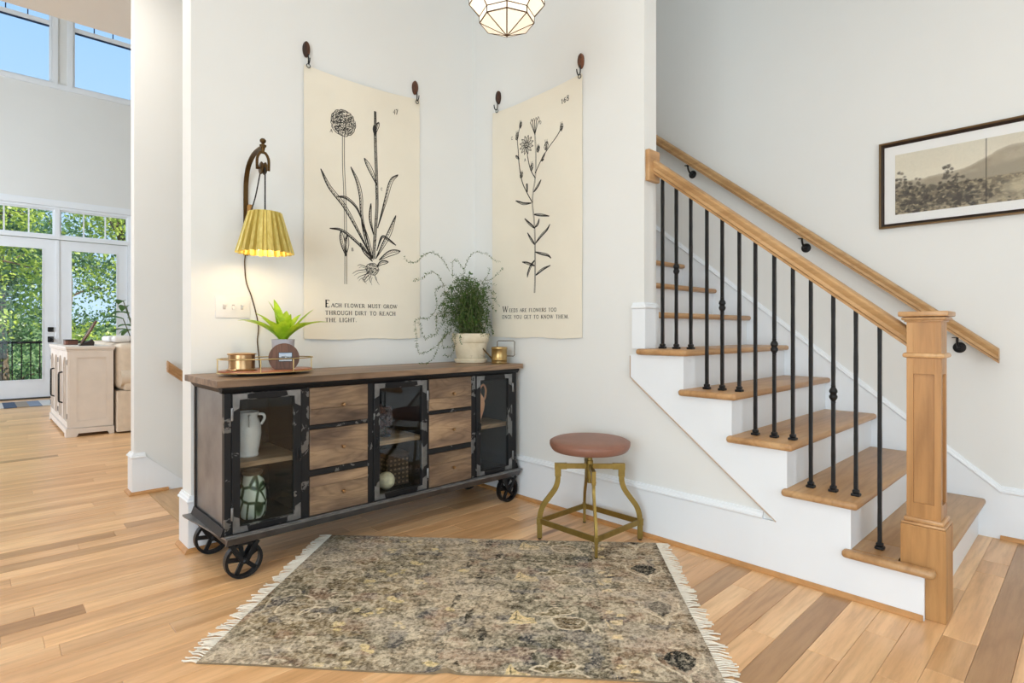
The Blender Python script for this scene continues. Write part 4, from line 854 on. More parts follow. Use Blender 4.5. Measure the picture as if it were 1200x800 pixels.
# ================================================================== TAPESTRIES
M['canvas'] = plain('cream_canvas', srgb(234, 227, 211), .9, var=.02, scale=4, bump=.25)
M['ink'] = plain('black_ink_print', (.022, .02, .018), .9)
GL = {  # serif capitals: strokes (points, weight); unit cap height
'A': (.74, [([(.02, 0), (.37, 1)], .06), ([(.37, 1), (.72, 0)], .13), ([(.16, .36), (.56, .36)], .05), ([(-.04, 0), (.16, 0)], .05), ([(.58, 0), (.82, 0)], .05)]),
'B': (.62, [([(.12, 0), (.12, 1)], .13), ([(0, 1), (.35, 1), (.5, .9), (.5, .65), (.35, .54), (.12, .54)], .07), ([(.35, .54), (.56, .42), (.56, .14), (.38, 0), (0, 0)], .08)]),
'C': (.68, [([(.64, .74), (.6, .92), (.4, 1), (.16, .88), (.06, .5), (.16, .12), (.4, 0), (.6, .08), (.66, .24)], .09)]),
'D': (.72, [([(.12, 0), (.12, 1)], .13), ([(0, 1), (.36, 1), (.62, .82), (.68, .5), (.62, .18), (.36, 0), (0, 0)], .08)]),
'E': (.62, [([(.12, 0), (.12, 1)], .13), ([(0, 1), (.56, 1), (.56, .84)], .05), ([(.12, .52), (.42, .52)], .05), ([(0, 0), (.58, 0), (.6, .18)], .05)]),
'F': (.58, [([(.12, 0), (.12, 1)], .13), ([(0, 1), (.56, 1), (.56, .84)], .05), ([(.12, .52), (.42, .52)], .05), ([(0, 0), (.26, 0)], .05)]),
'G': (.74, [([(.64, .78), (.58, .94), (.4, 1), (.16, .88), (.06, .5), (.16, .12), (.4, 0), (.64, .08)], .09), ([(.62, .02), (.62, .4)], .12), ([(.46, .42), (.74, .42)], .05)]),
'H': (.78, [([(.12, 0), (.12, 1)], .13), ([(.64, 0), (.64, 1)], .13), ([(.12, .52), (.64, .52)], .05), ([(0, 0), (.25, 0)], .05), ([(0, 1), (.25, 1)], .05), ([(.52, 0), (.77, 0)], .05), ([(.52, 1), (.77, 1)], .05)]),
'I': (.30, [([(.14, 0), (.14, 1)], .13), ([(0, 0), (.28, 0)], .05), ([(0, 1), (.28, 1)], .05)]),
'K': (.74, [([(.12, 0), (.12, 1)], .13), ([(.12, .42), (.58, .98)], .06), ([(.28, .58), (.64, .02)], .12), ([(0, 0), (.25, 0)], .05), ([(0, 1), (.25, 1)], .05), ([(.52, 0), (.78, 0)], .05), ([(.44, 1), (.68, 1)], .05)]),
'L': (.58, [([(.12, 0), (.12, 1)], .13), ([(0, 1), (.26, 1)], .05), ([(0, 0), (.55, 0), (.57, .2)], .05)]),
'M': (.92, [([(.12, 0), (.14, 1)], .06), ([(.14, 1), (.44, .08)], .13), ([(.44, .08), (.74, 1)], .06), ([(.76, 1), (.78, 0)], .13), ([(0, 0), (.24, 0)], .05), ([(.66, 0), (.90, 0)], .05), ([(.02, 1), (.2, 1)], .05), ([(.72, 1), (.88, 1)], .05)]),
'N': (.78, [([(.14, 0), (.14, 1)], .06), ([(.12, 1), (.64, .02)], .13), ([(.64, 0), (.64, 1)], .06), ([(.02, 0), (.26, 0)], .05), ([(0, 1), (.16, 1)], .05), ([(.52, 1), (.76, 1)], .05)]),
'O': (.78, [([(.38, 1), (.16, .9), (.07, .5), (.16, .1), (.38, 0), (.60, .1), (.69, .5), (.60, .9), (.38, 1)], .10)]),
'R': (.70, [([(.12, 0), (.12, 1)], .13), ([(0, 1), (.36, 1), (.52, .9), (.52, .62), (.36, .5), (.12, .5)], .07), ([(.34, .5), (.62, 0), (.74, 0)], .11), ([(0, 0), (.26, 0)], .05)]),
'S': (.52, [([(.44, .76), (.40, .95), (.24, 1), (.08, .88), (.10, .66), (.38, .46), (.44, .2), (.30, .02), (.12, .02), (.05, .24)], .09)]),
'T': (.68, [([(.32, 0), (.32, 1)], .13), ([(.0, .8), (.02, 1), (.62, 1), (.64, .8)], .05), ([(.19, 0), (.45, 0)], .05)]),
'U': (.76, [([(.13, 1), (.13, .25), (.25, .03), (.42, 0), (.56, .06), (.64, .25), (.64, 1)], .09), ([(0, 1), (.26, 1)], .05), ([(.52, 1), (.76, 1)], .05)]),
'W': (1.06, [([(.04, 1), (.28, 0)], .12), ([(.28, 0), (.52, 1)], .05), ([(.5, 1), (.74, 0)], .12), ([(.74, 0), (1.0, 1)], .05), ([(-.04, 1), (.18, 1)], .05), ([(.40, 1), (.62, 1)], .05), ([(.88, 1), (1.08, 1)], .05)]),
'Y': (.72, [([(.06, 1), (.35, .48)], .12), ([(.35, .48), (.66, 1)], .06), ([(.35, 0), (.35, .48)], .12), ([(-.04, 1), (.2, 1)], .05), ([(.54, 1), (.76, 1)], .05), ([(.23, 0), (.47, 0)], .05)]),
'.': (.24, [([(.06, .06), (.16, .06)], .12)]), ' ': (.46, []),
'1': (.34, [([(.04, .8), (.18, 1), (.18, 0)], .10)]), '4': (.56, [([(.40, 0), (.40, 1), (.04, .34), (.54, .34)], .08)]), '6': (.52, [([(.42, .96), (.16, .72), (.07, .3), (.24, .02), (.42, .14), (.44, .42), (.28, .54), (.10, .4)], .09)]),
'7': (.5, [([(.04, .84), (.06, 1), (.46, 1), (.18, 0)], .09)]), '8': (.52, [([(.25, .54), (.09, .72), (.14, .94), (.30, 1), (.42, .88), (.40, .70), (.12, .42), (.06, .2), (.18, .02), (.36, .02), (.46, .2), (.40, .40), (.25, .54)], .08)])}
class Print:
    """flat ink ribbons in a sheet's (u,v) plane; put(u,v) maps to world just in front of the sheet"""
    def __init__(s, put): s.mb = MB(); s.put = put
    def quad(s, p): s.mb.add([s.put(*q) for q in p], [tuple(range(len(p)))])
    def line(s, pts, w0, w1=None, w2=None, smooth=True):
        w1 = w0 if w1 is None else w1; P = catmull([(p[0], p[1], 0) for p in pts], 6) if smooth and len(pts) > 2 else [Vector((p[0], p[1], 0)) for p in pts]
        n = len(P); L = []; Rr = []
        for i in range(n):
            d = P[min(i + 1, n - 1)] - P[max(i - 1, 0)]; d = d.normalized() if d.length > 1e-9 else Vector((1, 0, 0)); nn = Vector((-d.y, d.x, 0))
            t = i / max(1, n - 1)
            w = (w0 + (w1 - w0) * t) if w2 is None else (w0 + (w2 - w0) * sin(pi * t) if t < .5 else w1 + (w2 - w1) * sin(pi * t))
            L.append(P[i] + nn * w / 2); Rr.append(P[i] - nn * w / 2)
        s.mb.add([s.put(q.x, q.y) for q in L + Rr], [(i, i + 1, n + i + 1, n + i) for i in range(n - 1)])
    def text(s, txt, u0, u1, v0, v1, h, first=None):
        """set txt between u0 and u1 with the baseline running v0->v1"""
        tot = sum(GL[c][0] + .13 for c in txt); sc = (u1 - u0) / tot; x = 0
        for c in txt:
            w, strokes = GL[c]
            for pts, wt in strokes:
                q = [(u0 + (x + p[0]) * sc, v0 + (v1 - v0) * (x + p[0]) / tot + p[1] * h) for p in pts]
                s.line(q, wt * h * 1.7, smooth=len(pts) > 4)
            x += w + .13
    def leafshape(s, pts, wid, wl=.0028, ribs=True):
        wl *= 1.2
        P = catmull([(p[0], p[1], 0) for p in pts], 6); n = len(P); a = []; b = []
        for i in range(n):
            d = (P[min(i + 1, n - 1)] - P[max(i - 1, 0)]).normalized(); nn = Vector((-d.y, d.x, 0)); w = wid * sin(pi * (i / (n - 1)) ** .8) / 2
            a.append(P[i] + nn * w); b.append(P[i] - nn * w)
        s.line([(q.x, q.y) for q in a], wl, smooth=False); s.line([(q.x, q.y) for q in b], wl * 1.5, smooth=False); s.line([(q.x, q.y) for q in P], wl * .7, smooth=False)
        if ribs:
            for i in range(2, n - 2, 1):
                m = (a[i] * .35 + b[i] * .65); s.line([(m.x, m.y), (b[min(i + 1, n - 1)].x, b[min(i + 1, n - 1)].y)], wl * .6, smooth=False)
    def blob(s, c, rx, ry, n, rnd, wl=.0025, rot=0):
        pts = []
        for i in range(41):
            a = 2 * pi * i / 40; k = 1 + rnd.uniform(-.05, .05); x, y = rx * cos(a) * k, ry * sin(a) * k
            pts.append((c[0] + x * cos(rot) - y * sin(rot), c[1] + x * sin(rot) + y * cos(rot)))
        s.line(pts, wl, smooth=False)
        for i in range(n):
            r = rnd.random() ** .5 * .95; a = rnd.uniform(0, 2 * pi); x, y = rx * r * cos(a), ry * r * sin(a); x, y = x * cos(rot) - y * sin(rot), x * sin(rot) + y * cos(rot)
            b = rnd.uniform(0, 2 * pi); L = rnd.uniform(.003, .007); s.line([(c[0] + x, c[1] + y), (c[0] + x + L * cos(b), c[1] + y + L * sin(b))], wl * .9, smooth=False)
def cloth(name, place, W, Ht, topf, label, rnd):
    """place(u,v,out) -> world. double sided sheet with a curved top edge and ragged hem"""
    t = thing(name, place(W / 2, 0, .004), label, 'tapestry', 'botanical canvas hangings')
    nu, nv = 56, 90; mb = MB(); th = .0014
    bot = [rnd.uniform(-.0022, .0022) + .003 * sin(i * .23 + 1) for i in range(nu + 1)]; sid = [[rnd.uniform(-.0012, .0012) for _ in range(nv + 1)] for _ in (0, 1)]
    for lay in (0, 1):
        for j in range(nv + 1):
            for i in range(nu + 1):
                u = W * i / nu; e = (sid[0][j] if i == 0 else (sid[1][j] if i == nu else 0)); tv = topf(u / W); v_ = bot[i] * (1 - j / nv) + tv * j / nv
                mb.v.append(tuple(place(u + e, v_, out(u / W, v_, tv, W) - lay * th)))
    n1 = (nu + 1) * (nv + 1)
    for lay in (0, 1):
        for j in range(nv):
            for i in range(nu):
                a = lay * n1 + j * (nu + 1) + i; mb.f.append((a, a + 1, a + nu + 2, a + nu + 1))
    for j in range(nv):
        for i in (0, nu): a = j * (nu + 1) + i; mb.f.append((a, a + nu + 1, a + nu + 1 + n1, a + n1))
    for i in range(nu):
        for j in (0, nv): a = j * (nu + 1) + i; mb.f.append((a, a + 1, a + 1 + n1, a + n1))
    mb.build('canvas', M['canvas'], t, True, angle=60); return t
def out(s, v, tv, W):
    d = tv - v
    return .009 + .0022 * sin(s * 9 + v * 2.2) + .0015 * sin(v * 14 + s * 3) * max(0, 1 - v * 1.6) + .020 * math.exp(-(d / .07) ** 2) * sin(pi * s) ** .8 + .006 * math.exp(-((d - .15) / .1) ** 2) * sin(pi * s)
def hook(place, u, v, label, tilt=0):
    h = thing('wall_hook', place(u, v, 0), label, 'hook', 'wooden backed wall hooks')
    o_, ax, az = Vector(place(u, v, 0)), Vector(place(u + 1, v, 0)) - Vector(place(u, v, 0)), Vector(place(u, v, 1)) - Vector(place(u, v, 0))
    T = lambda x, z, d: tuple(o_ + ax * x + az * d + Vector((0, 0, z)))
    n = 24; ring = [(.019 * cos(2 * pi * i / n), .042 * sin(2 * pi * i / n)) for i in range(n)]; mb = MB()
    for sc, d in ((1, .0005), (1, .012), (.86, .018), (.5, .021)): mb.v += [T(p[0] * sc, p[1] * sc, d) for p in ring]
    for q in range(3): mb.f += [(q * n + i, q * n + (i + 1) % n, (q + 1) * n + (i + 1) % n, (q + 1) * n + i) for i in range(n)]
    mb.f.append(tuple(range(3 * n, 4 * n))); mb.f.append(tuple(range(n))[::-1]); mb.build('plaque', M['hookwood'], h, True)
    MB().tube(catmull([T(.004, -.028, .020), T(.006, -.055, .020), T(.004, -.078, .022), T(.002, -.086, .034), T(.002, -.072, .044), T(.002, -.058, .046)], 5), .0032, 8).build('hook_wire', M['iron'], h, True)
    c = T(.004, -.092, .024); MB().tube([tuple(Vector(c) + ax * .010 * cos(2 * pi * i / 20) + Vector((0, 0, .010 * sin(2 * pi * i / 20)))) for i in range(20)], .0022, 6, closed=True).build('grommet_ring', M['iron'], h, True)
M['hookwood'] = wood('dark_hook_wood', srgb(36, 20, 12), srgb(74, 42, 24), srgb(112, 66, 38), (20, 20, 10), .55, .4)
placeA = lambda u, v, o: (1.27 + u, YA - .0005 - o, .98 + v)
placeB = lambda u, v, o: (XB - .0005 - o, 2.735 - u, .985 + v)
rnd = random.Random(11)
topA = lambda s: 1.462 + .020 * s - .028 * sin(pi * s) ** .9
topB = lambda s: 1.452 + .018 * s - .026 * sin(pi * s) ** .9
tA = cloth('botanical_tapestry', placeA, .736, 1.47, topA, 'cream canvas wall hanging printed with round-headed onion flower, above the sideboard', rnd)
pA = Print(lambda u, v: placeA(u, v, out(u / .736, v, topA(u / .736), .736) + .0006))
A_S, A_L, A_R = DATA['A_STEMS'], DATA['A_LEAVES'], DATA['A_ROOTS']
for off in (-.006, .006): pA.line([(p[0] + off, p[1]) for p in A_S[0]], .0035)
for off in (-.008, -.003, .003, .008): pA.line([(p[0] + off * (1 - .3 * (i == 0)), p[1]) for i, p in enumerate(A_S[1])], .0035)
for i in range(70):
    t = rnd.random(); a = A_S[1]; q = t * (len(a) - 1); j = int(q); fr_ = q - j; u, v = a[j][0] * (1 - fr_) + a[j + 1][0] * fr_, a[j][1] * (1 - fr_) + a[j + 1][1] * fr_
    pA.line([(u + rnd.uniform(-.007, .007), v), (u + rnd.uniform(-.007, .007), v - .009)], .002, smooth=False)
wid = [.020, .012, .019, .026, .020, .024, .012, .014, .012, .030, .022, .024, .02, .026, .024, .018, .016]
for q, w in zip(A_L, wid): pA.leafshape(q, w, .0034)
for q in A_R: pA.line(q, .0045, .002)
for q in A_R: pA.line([(p[0] + .008, p[1] - .012) for p in q], .003, .0015)
pA.blob((.223, 1.206), .073, .071, 820, rnd, .0040, .35); pA.blob((.407, .405), .040, .034, 200, rnd, .0036)
pA.text('47', .542, .578, 1.336, 1.345, .030); pA.text('A', .147, .163, 1.138, 1.138, .018); pA.text('C', .46, .472, .871, .871, .015); pA.text('B', .276, .29, .498, .498, .017)
pA.mb.build('drawing', M['ink'], tA)
pA.mb = MB()
pA.text('E', .118, .148, .176, .176, .039); pA.text('ACH FLOWER MUST GROW', .152, .576, .177, .181, .0205); pA.text('THROUGH DIRT TO REACH', .118, .564, .135, .138, .0215); pA.text('THE LIGHT.', .118, .31, .095, .097, .0215)
pA.mb.build('lettering', M['ink'], tA)
tB = cloth('botanical_tapestry', placeB, .745, 1.47, topB, 'cream canvas wall hanging printed with tall branching daisy weed, left of the stairs', rnd)
pB = Print(lambda u, v: placeB(u, v, out(u / .745, v, topB(u / .745), .745) + .0006))
for i, q in enumerate(DATA['B_STEMS']):
    for off in ((-.0035, .0035) if i == 0 else (-.0018, .0018)): pB.line([(p[0] + off, p[1]) for p in q], .0038, .0025)
for q in DATA['B_LEAVES']: pB.leafshape(q, .012, .0034)
for (u, v, rx, ry) in DATA['B_BUDS']:
    pB.blob((u, v), rx * .8, ry * .8, 26, rnd, .0034, -.3)
    for a in (-.5, 0, .5): pB.line([(u, v - ry), (u + rx * .6 * a, v), (u + rx * 1.1 * a, v + ry * 1.3)], .004, .0015)
for i in range(12):
    a = 2 * pi * i / 12 + .2; c = (.313, 1.173); pB.leafshape([(c[0] + .016 * cos(a), c[1] + .016 * sin(a)), (c[0] + .035 * cos(a), c[1] + .035 * sin(a)), (c[0] + .062 * cos(a), c[1] + .058 * sin(a))], .019, .0022, False)
pB.blob((.313, 1.173), .015, .015, 40, rnd, .003)
for e in ((.350, 1.300), (.366, 1.312), (.388, 1.302), (.408, 1.308), (.428, 1.292)): pB.line([(.388, 1.216), ((.388 + e[0]) / 2, 1.262), e], .004, .0055)
for k2 in range(4): pB.line([(.352 + k2 * .019, 1.297), (.362 + k2 * .019, 1.315), (.371 + k2 * .019, 1.296)], .003)
pB.text('C', .178, .194, 1.236, 1.236, .018); pB.text('A', .291, .306, 1.077, 1.077, .018); pB.text('D', .430, .444, 1.268, 1.268, .017); pB.text('168', .596, .656, 1.338, 1.350, .028)
pB.mb.build('drawing', M['ink'], tB); pB.mb = MB()
pB.text('W', .101, .156, .160, .159, .035); pB.text('EEDS ARE FLOWERS TOO', .160, .559, .160, .154, .020); pB.text('ONCE YOU GET TO KNOW THEM.', .096, .654, .119, .112, .0205)
pB.mb.build('lettering', M['ink'], tB)
hook(placeA, .014, 1.545, 'dark wooden hook at the upper left corner of the onion flower hanging')
hook(placeA, .702, 1.545, 'dark wooden hook at the upper right corner of the onion flower hanging')
hook(placeB, .054, 1.540, 'brown wooden hook at the upper left corner of the daisy weed hanging')
hook(placeB, .735, 1.540, 'brown wooden hook at the upper right corner of the daisy weed hanging')
# ================================================================== PENDANT
pdx, pdy = 1.5745, 1.6767
pd = thing('pendant_light', (pdx, pdy, CZ), 'faceted glass pendant lantern with bronze edges above the rug', 'pendant lamp')
k_ = NT('frosted_lit_glass'); k_.b.inputs['Base Color'].default_value = (.9, .87, .8, 1); k_.b.inputs['Roughness'].default_value = .4
k_.b.inputs['Emission Color'].default_value = (1, .82, .58, 1); k_.b.inputs['Emission Strength'].default_value = .45; M['milk'] = k_.m
yaw = atan2(-pdy, -pdx)   # one edge of the octagon towards the room's entry
LEV = [(.004, 2.2335), (.1105, 2.283), (.1105, 2.309), (.153, 2.357), (.150, 2.44), (.085, 2.505)]
vert = lambda L, i: Vector((pdx + LEV[L][0] * cos(yaw + pi / 4 * i), pdy + LEV[L][0] * sin(yaw + pi / 4 * i), LEV[L][1]))
for L in range(5):
    for i in range(8):
        q = [vert(L, i), vert(L, i + 1), vert(L + 1, i + 1), vert(L + 1, i)]; c = sum(q, Vector()) / 4
        nrm = (q[1] - q[0]).cross(q[3] - q[0]).normalized()
        q = [c + (p - c) * .985 for p in q]; MB().add([tuple(p + nrm * .001) for p in q] + [tuple(p - nrm * .001) for p in q], [(0, 1, 2, 3), (7, 6, 5, 4), (0, 4, 5, 1), (1, 5, 6, 2), (2, 6, 7, 3), (3, 7, 4, 0)]).build('glass_panel', M['milk'], pd)
M['came'] = plain('bronze_came', srgb(96, 70, 46), .4, .7)
mb = MB()
for L in range(6):
    for i in range(8):
        if L > 0: mb.tube([vert(L, i), vert(L, i + 1)], .0028, 6)
        if L < 5: mb.tube([vert(L, i), vert(L + 1, i)], .0028, 6)
mb.build('metal_edges', M['came'], pd, True)
MB().lathe([(.001, -.006), (.006, -.004), (.008, 0), (.006, .006), (.001, .007)], (pdx, pdy, 2.234), 14).build('bottom_finial', M['came'], pd, True)
MB().lathe([(.088, 2.506), (.09, 2.51), (.02, 2.53), (.0065, 2.54), (.0065, CZ - .03), (.06, CZ - .025), (.065, CZ - .002), (.001, CZ - .001)], (pdx, pdy, 0), 24, cap=False).build('stem_and_canopy', M['came'], pd, True)
# recessed ceiling lights (above the picture's upper edge)
M['lens'] = plain('downlight_lens', (1, 1, 1), .4, emit=((1, .93, .82, 1), 14))
for i, (x, y, lab) in enumerate(((.2, .6, 'round recessed ceiling light nearest the camera'), (.2, 3.7, 'round recessed ceiling light added to brighten the column'), (1.9, .3, 'round recessed ceiling light in front of the stairs'), (-.9, 4.6, 'round recessed ceiling light by the living room edge'))):
    t = thing('recessed_light', (x, y, CZ), lab, 'ceiling light', 'recessed ceiling lights')
    MB().lathe([(.055, -.001), (.072, -.001), (.075, -.004), (.073, -.007), (.058, -.008), (.055, -.004)], (x, y, CZ), 32, cap=False).build('trim_ring', M['trim'], t, True)
    MB().lathe([(.001, -.002), (.055, -.002), (.055, -.0035), (.001, -.0035)], (x, y, CZ), 32, cap=False).build('lens', M['lens'], t, True)
    d = bpy.data.lights.new('downlight', 'AREA'); d.shape = 'DISK'; d.size = .11; d.energy = 12 if y > 3 else 4; d.color = (1, .92, .82); o = bpy.data.objects.new('downlight', d); COL.objects.link(o); o.location = (x, y, CZ - .012)  # the light before the column is added to brighten column and floor
# ================================================================== FRAMED PICTURE
fp = thing('framed_picture', (XC, .40, 1.83), 'wide framed sepia landscape print on the right stair wall', 'picture')
ya, yb, za, zb = .860, -.06, 1.5935, 2.066
xw = XC - .0006
PR = [(0, 0), (.0, .024), (.006, .026), (.010, .022), (.013, .015), (.018, .012), (.022, .014), (.024, .012), (.024, 0)]   # (inward, out)
def frame_side(p, q, inward, lo, hi):
    mb = MB(); P_, Q_ = Vector(p), Vector(q); d = (Q_ - P_).normalized(); iv = Vector(inward); o_ = Vector((-1, 0, 0)); v = []
    for (base, s_) in ((P_, 1), (Q_, -1)):
        for (a, b) in PR[lo:hi]: v.append(base + iv * a + d * s_ * a + o_ * b)
    n = hi - lo; mb.add([tuple(p) for p in v], [(i, i + 1, n + i + 1, n + i) for i in range(n - 1)]); return mb
M['fgold'] = plain('frame_bronze_gold', srgb(128, 104, 74), .38, .6, var=.12); M['fdark'] = plain('frame_dark_walnut', srgb(40, 26, 18), .4)
C4 = [(xw, ya, zb), (xw, yb, zb), (xw, yb, za), (xw, ya, za)]; IN = [(0, 0, -1), (0, 1, 0), (0, 0, 1), (0, -1, 0)]
for i in range(4):
    o = frame_side(C4[i], C4[(i + 1) % 4], IN[i], 0, 4).build('frame_rail', M['fgold'], fp); frame_side(C4[i], C4[(i + 1) % 4], IN[i], 3, 9).build('frame_inner_band', M['fdark'], o)
MB().box(xw - .006, xw - .0002, yb + .01, ya - .01, za + .01, zb - .01).build('backing', M['fdark'], fp)
MB().box(xw - .0075, xw - .0062, yb + .02, ya - .02, za + .02, zb - .02).build('mat_board', plain('white_mat_board', (.86, .86, .85), .7, var=.01), fp)
pa, pb, qa, qb = .786, .014, 1.664, 1.992
nu, nv = 330, 140
U, V = np.meshgrid(np.linspace(0, 1, nu), np.linspace(0, 1, nv))
rs = np.random.RandomState(4)
def vnoise(U, V, fx, fy, seed, octv=4):
    r = np.random.RandomState(seed); tot = np.zeros_like(U); amp = 1; s_ = 0
    for o_ in range(octv):
        g = r.rand(int(fy) + 3, int(fx) + 3); x = U * fx; y = V * fy; xi = x.astype(int); yi = y.astype(int); xf = x - xi; yf = y - yi; xf = xf * xf * (3 - 2 * xf); yf = yf * yf * (3 - 2 * yf)
        tot += amp * ((g[yi, xi] * (1 - xf) + g[yi, xi + 1] * xf) * (1 - yf) + (g[yi + 1, xi] * (1 - xf) + g[yi + 1, xi + 1] * xf) * yf); s_ += amp; amp *= .55; fx *= 2; fy *= 2
    return tot / s_
lin = lambda r, g, b: np.array(srgb(r, g, b)[:3])
def lay(img, mask, col): img[:] = img * (1 - mask[..., None]) + np.asarray(col) * mask[..., None]
def sst(e0, e1, x): t = np.clip((x - e0) / (e1 - e0), 0, 1); return t * t * (3 - 2 * t)
img = np.zeros((nv, nu, 3)); img[:] = lin(226, 219, 200)
lay(img, sst(.55, 1.0, V) * .8 * vnoise(U, V, 3, 3, 1), lin(196, 190, 172))
hill = lambda base, amp, f, s_: base + amp * (vnoise(U, V * 0, f, 1, s_, 5) - .5)
h1 = .56 + .27 * np.exp(-((U - .64) / .20) ** 2) + .10 * np.exp(-((U - .95) / .2) ** 2) + .08 * (vnoise(U, V * 0, 9, 1, 2, 5) - .5)
lay(img, sst(.012, -.012, V - h1), lin(188, 178, 158)); lay(img, sst(.012, -.06, V - h1) * vnoise(U, V, 14, 10, 3) * .8, lin(146, 134, 114))
h2 = .48 + .16 * sst(.2, .8, U) + .07 * (vnoise(U, V * 0, 14, 1, 6, 5) - .5); lay(img, sst(.02, -.05, V - h2), lin(160, 151, 132))
h3 = .40 + .05 * (vnoise(U, V * 0, 20, 1, 8, 5) - .5); tex = vnoise(U, V, 60, 40, 9, 4); lay(img, sst(.012, -.012, V - h3), lin(124, 114, 96)); lay(img, sst(.01, -.01, V - h3) * sst(.5, .62, tex), lin(168, 156, 130))
rt = random.Random(15)
def puffs(cu, w, top, n, lo, hi, base=0.0):
    """a tree mass built of many small leafy puffs, paler towards the top"""
    for q in range(n):
        a = rt.uniform(-1, 1); x = cu + w * a; hmax = top * (1 - .75 * a * a); y = base + (hmax - base) * rt.random() ** .7; r = rt.uniform(.012, .034)
        d = np.hypot((U - x) * 2.35, (V - y) * 1.15) + .016 * (pn - .5) * 2; k2 = (y - base) / (top - base + 1e-6); c = np.array(lo) * (1 - .6 * k2 * rt.random()) + np.array(hi) * .6 * k2 * rt.random(); lay(img, sst(r + .012, r - .012, d) * .8, c)
pn = vnoise(U, V, 90, 44, 13, 3); LO, HI = lin(66, 61, 55), lin(122, 114, 100)
for (cu, w, top, n) in ((.03, .09, .70, 110), (.12, .08, .58, 70), (.20, .07, .44, 40), (.30, .06, .70, 100), (.37, .06, .58, 70), (.45, .08, .40, 50), (.57, .07, .36, 36), (.66, .05, .24, 18), (.26, .2, .24, 60)): puffs(cu, w, top, n, LO, HI)
puffs(.91, .07, .86, 70, lin(66, 62, 56), lin(110, 102, 90), .38); lay(img, sst(.008, .004, np.abs(U - .91 - .02 * np.sin(V * 6))) * sst(.5, .4, V) * .8, lin(70, 64, 56))
lay(img, sst(.14, .0, V) * sst(.45, .6, vnoise(U, V, 30, 16, 23, 4)), lin(176, 164, 140))
lay(img, np.exp(-((U - .66) / .08) ** 2 - ((V - .2) / .1) ** 2) * .9, lin(196, 184, 156))
lay(img, sst(.0035, .002, np.abs(U - .5)) * .75, lin(60, 54, 48))
img *= (.92 + .16 * rs.rand(nv, nu))[..., None]
def color_grid(name, verts, nu, nv, img, mat, parent, local):
    f = [(j * nu + i, j * nu + i + 1, (j + 1) * nu + i + 1, (j + 1) * nu + i) for j in range(nv - 1) for i in range(nu - 1)]
    me = bpy.data.meshes.new(name); off = Vector((0, 0, 0)) if local else WORLD[parent.name]
    me.from_pydata([(p[0] - off.x, p[1] - off.y, p[2] - off.z) for p in verts], [], f); me.update()
    a = me.color_attributes.new('print', 'FLOAT_COLOR', 'POINT'); c = np.ones((nu * nv, 4), np.float32); c[:, :3] = np.clip(img.reshape(-1, 3), 0, 1); a.data.foreach_set('color', c.ravel())
    me.materials.append(mat); o = bpy.data.objects.new(name, me); COL.objects.link(o); o.parent = parent; return o
color_grid('print', [(xw - .0083, pa + (pb - pa) * u, qa + (qb - qa) * v) for v in np.linspace(0, 1, nv) for u in np.linspace(0, 1, nu)], nu, nv, img, attr_mat('sepia_landscape_print', 'print', .6), fp, False)
MB().box(xw - .0118, xw - .0098, yb + .022, ya - .022, za + .022, zb - .022).build('glass', M['pglass'], fp)
# ================================================================== STOOL
so = thing('stool', (2.195, 1.742, 0), 'round brown leather stool with gold metal legs beside the rug', 'stool')
MB().lathe([(.0005, .441), (.172, .441), (.180, .4435), (.187, .4505), (.1945, .463), (.197, .473), (.1955, .482), (.190, .489), (.178, .4945), (.14, .4985), (.06, .500), (.0005, .500)], (0, 0, 0), 64, cap=False).build('seat', M['leather'], so, True, local=True, angle=70)
o = MB(); o.tube([(.1945 * cos(2 * pi * i / 64), .1945 * sin(2 * pi * i / 64), .4835) for i in range(64)], .0022, 6, closed=True); o.build('seam_piping', M['leather'], so, True, local=True)
mb = MB(); mb.lathe([(.075, .433), (.077, .4405), (.001, .4408)], (0, 0, 0), 24, cap=False); mb.lathe([(.001, .28), (.011, .28), (.0115, .285), (.0115, .3), (.016, .302), (.017, .312), (.017, .39), (.013, .392), (.013, .433), (.001, .434)], (0, 0, 0), 20, cap=False)
mb.build('spindle', M['brass'], so, True, local=True)
q2 = .7071
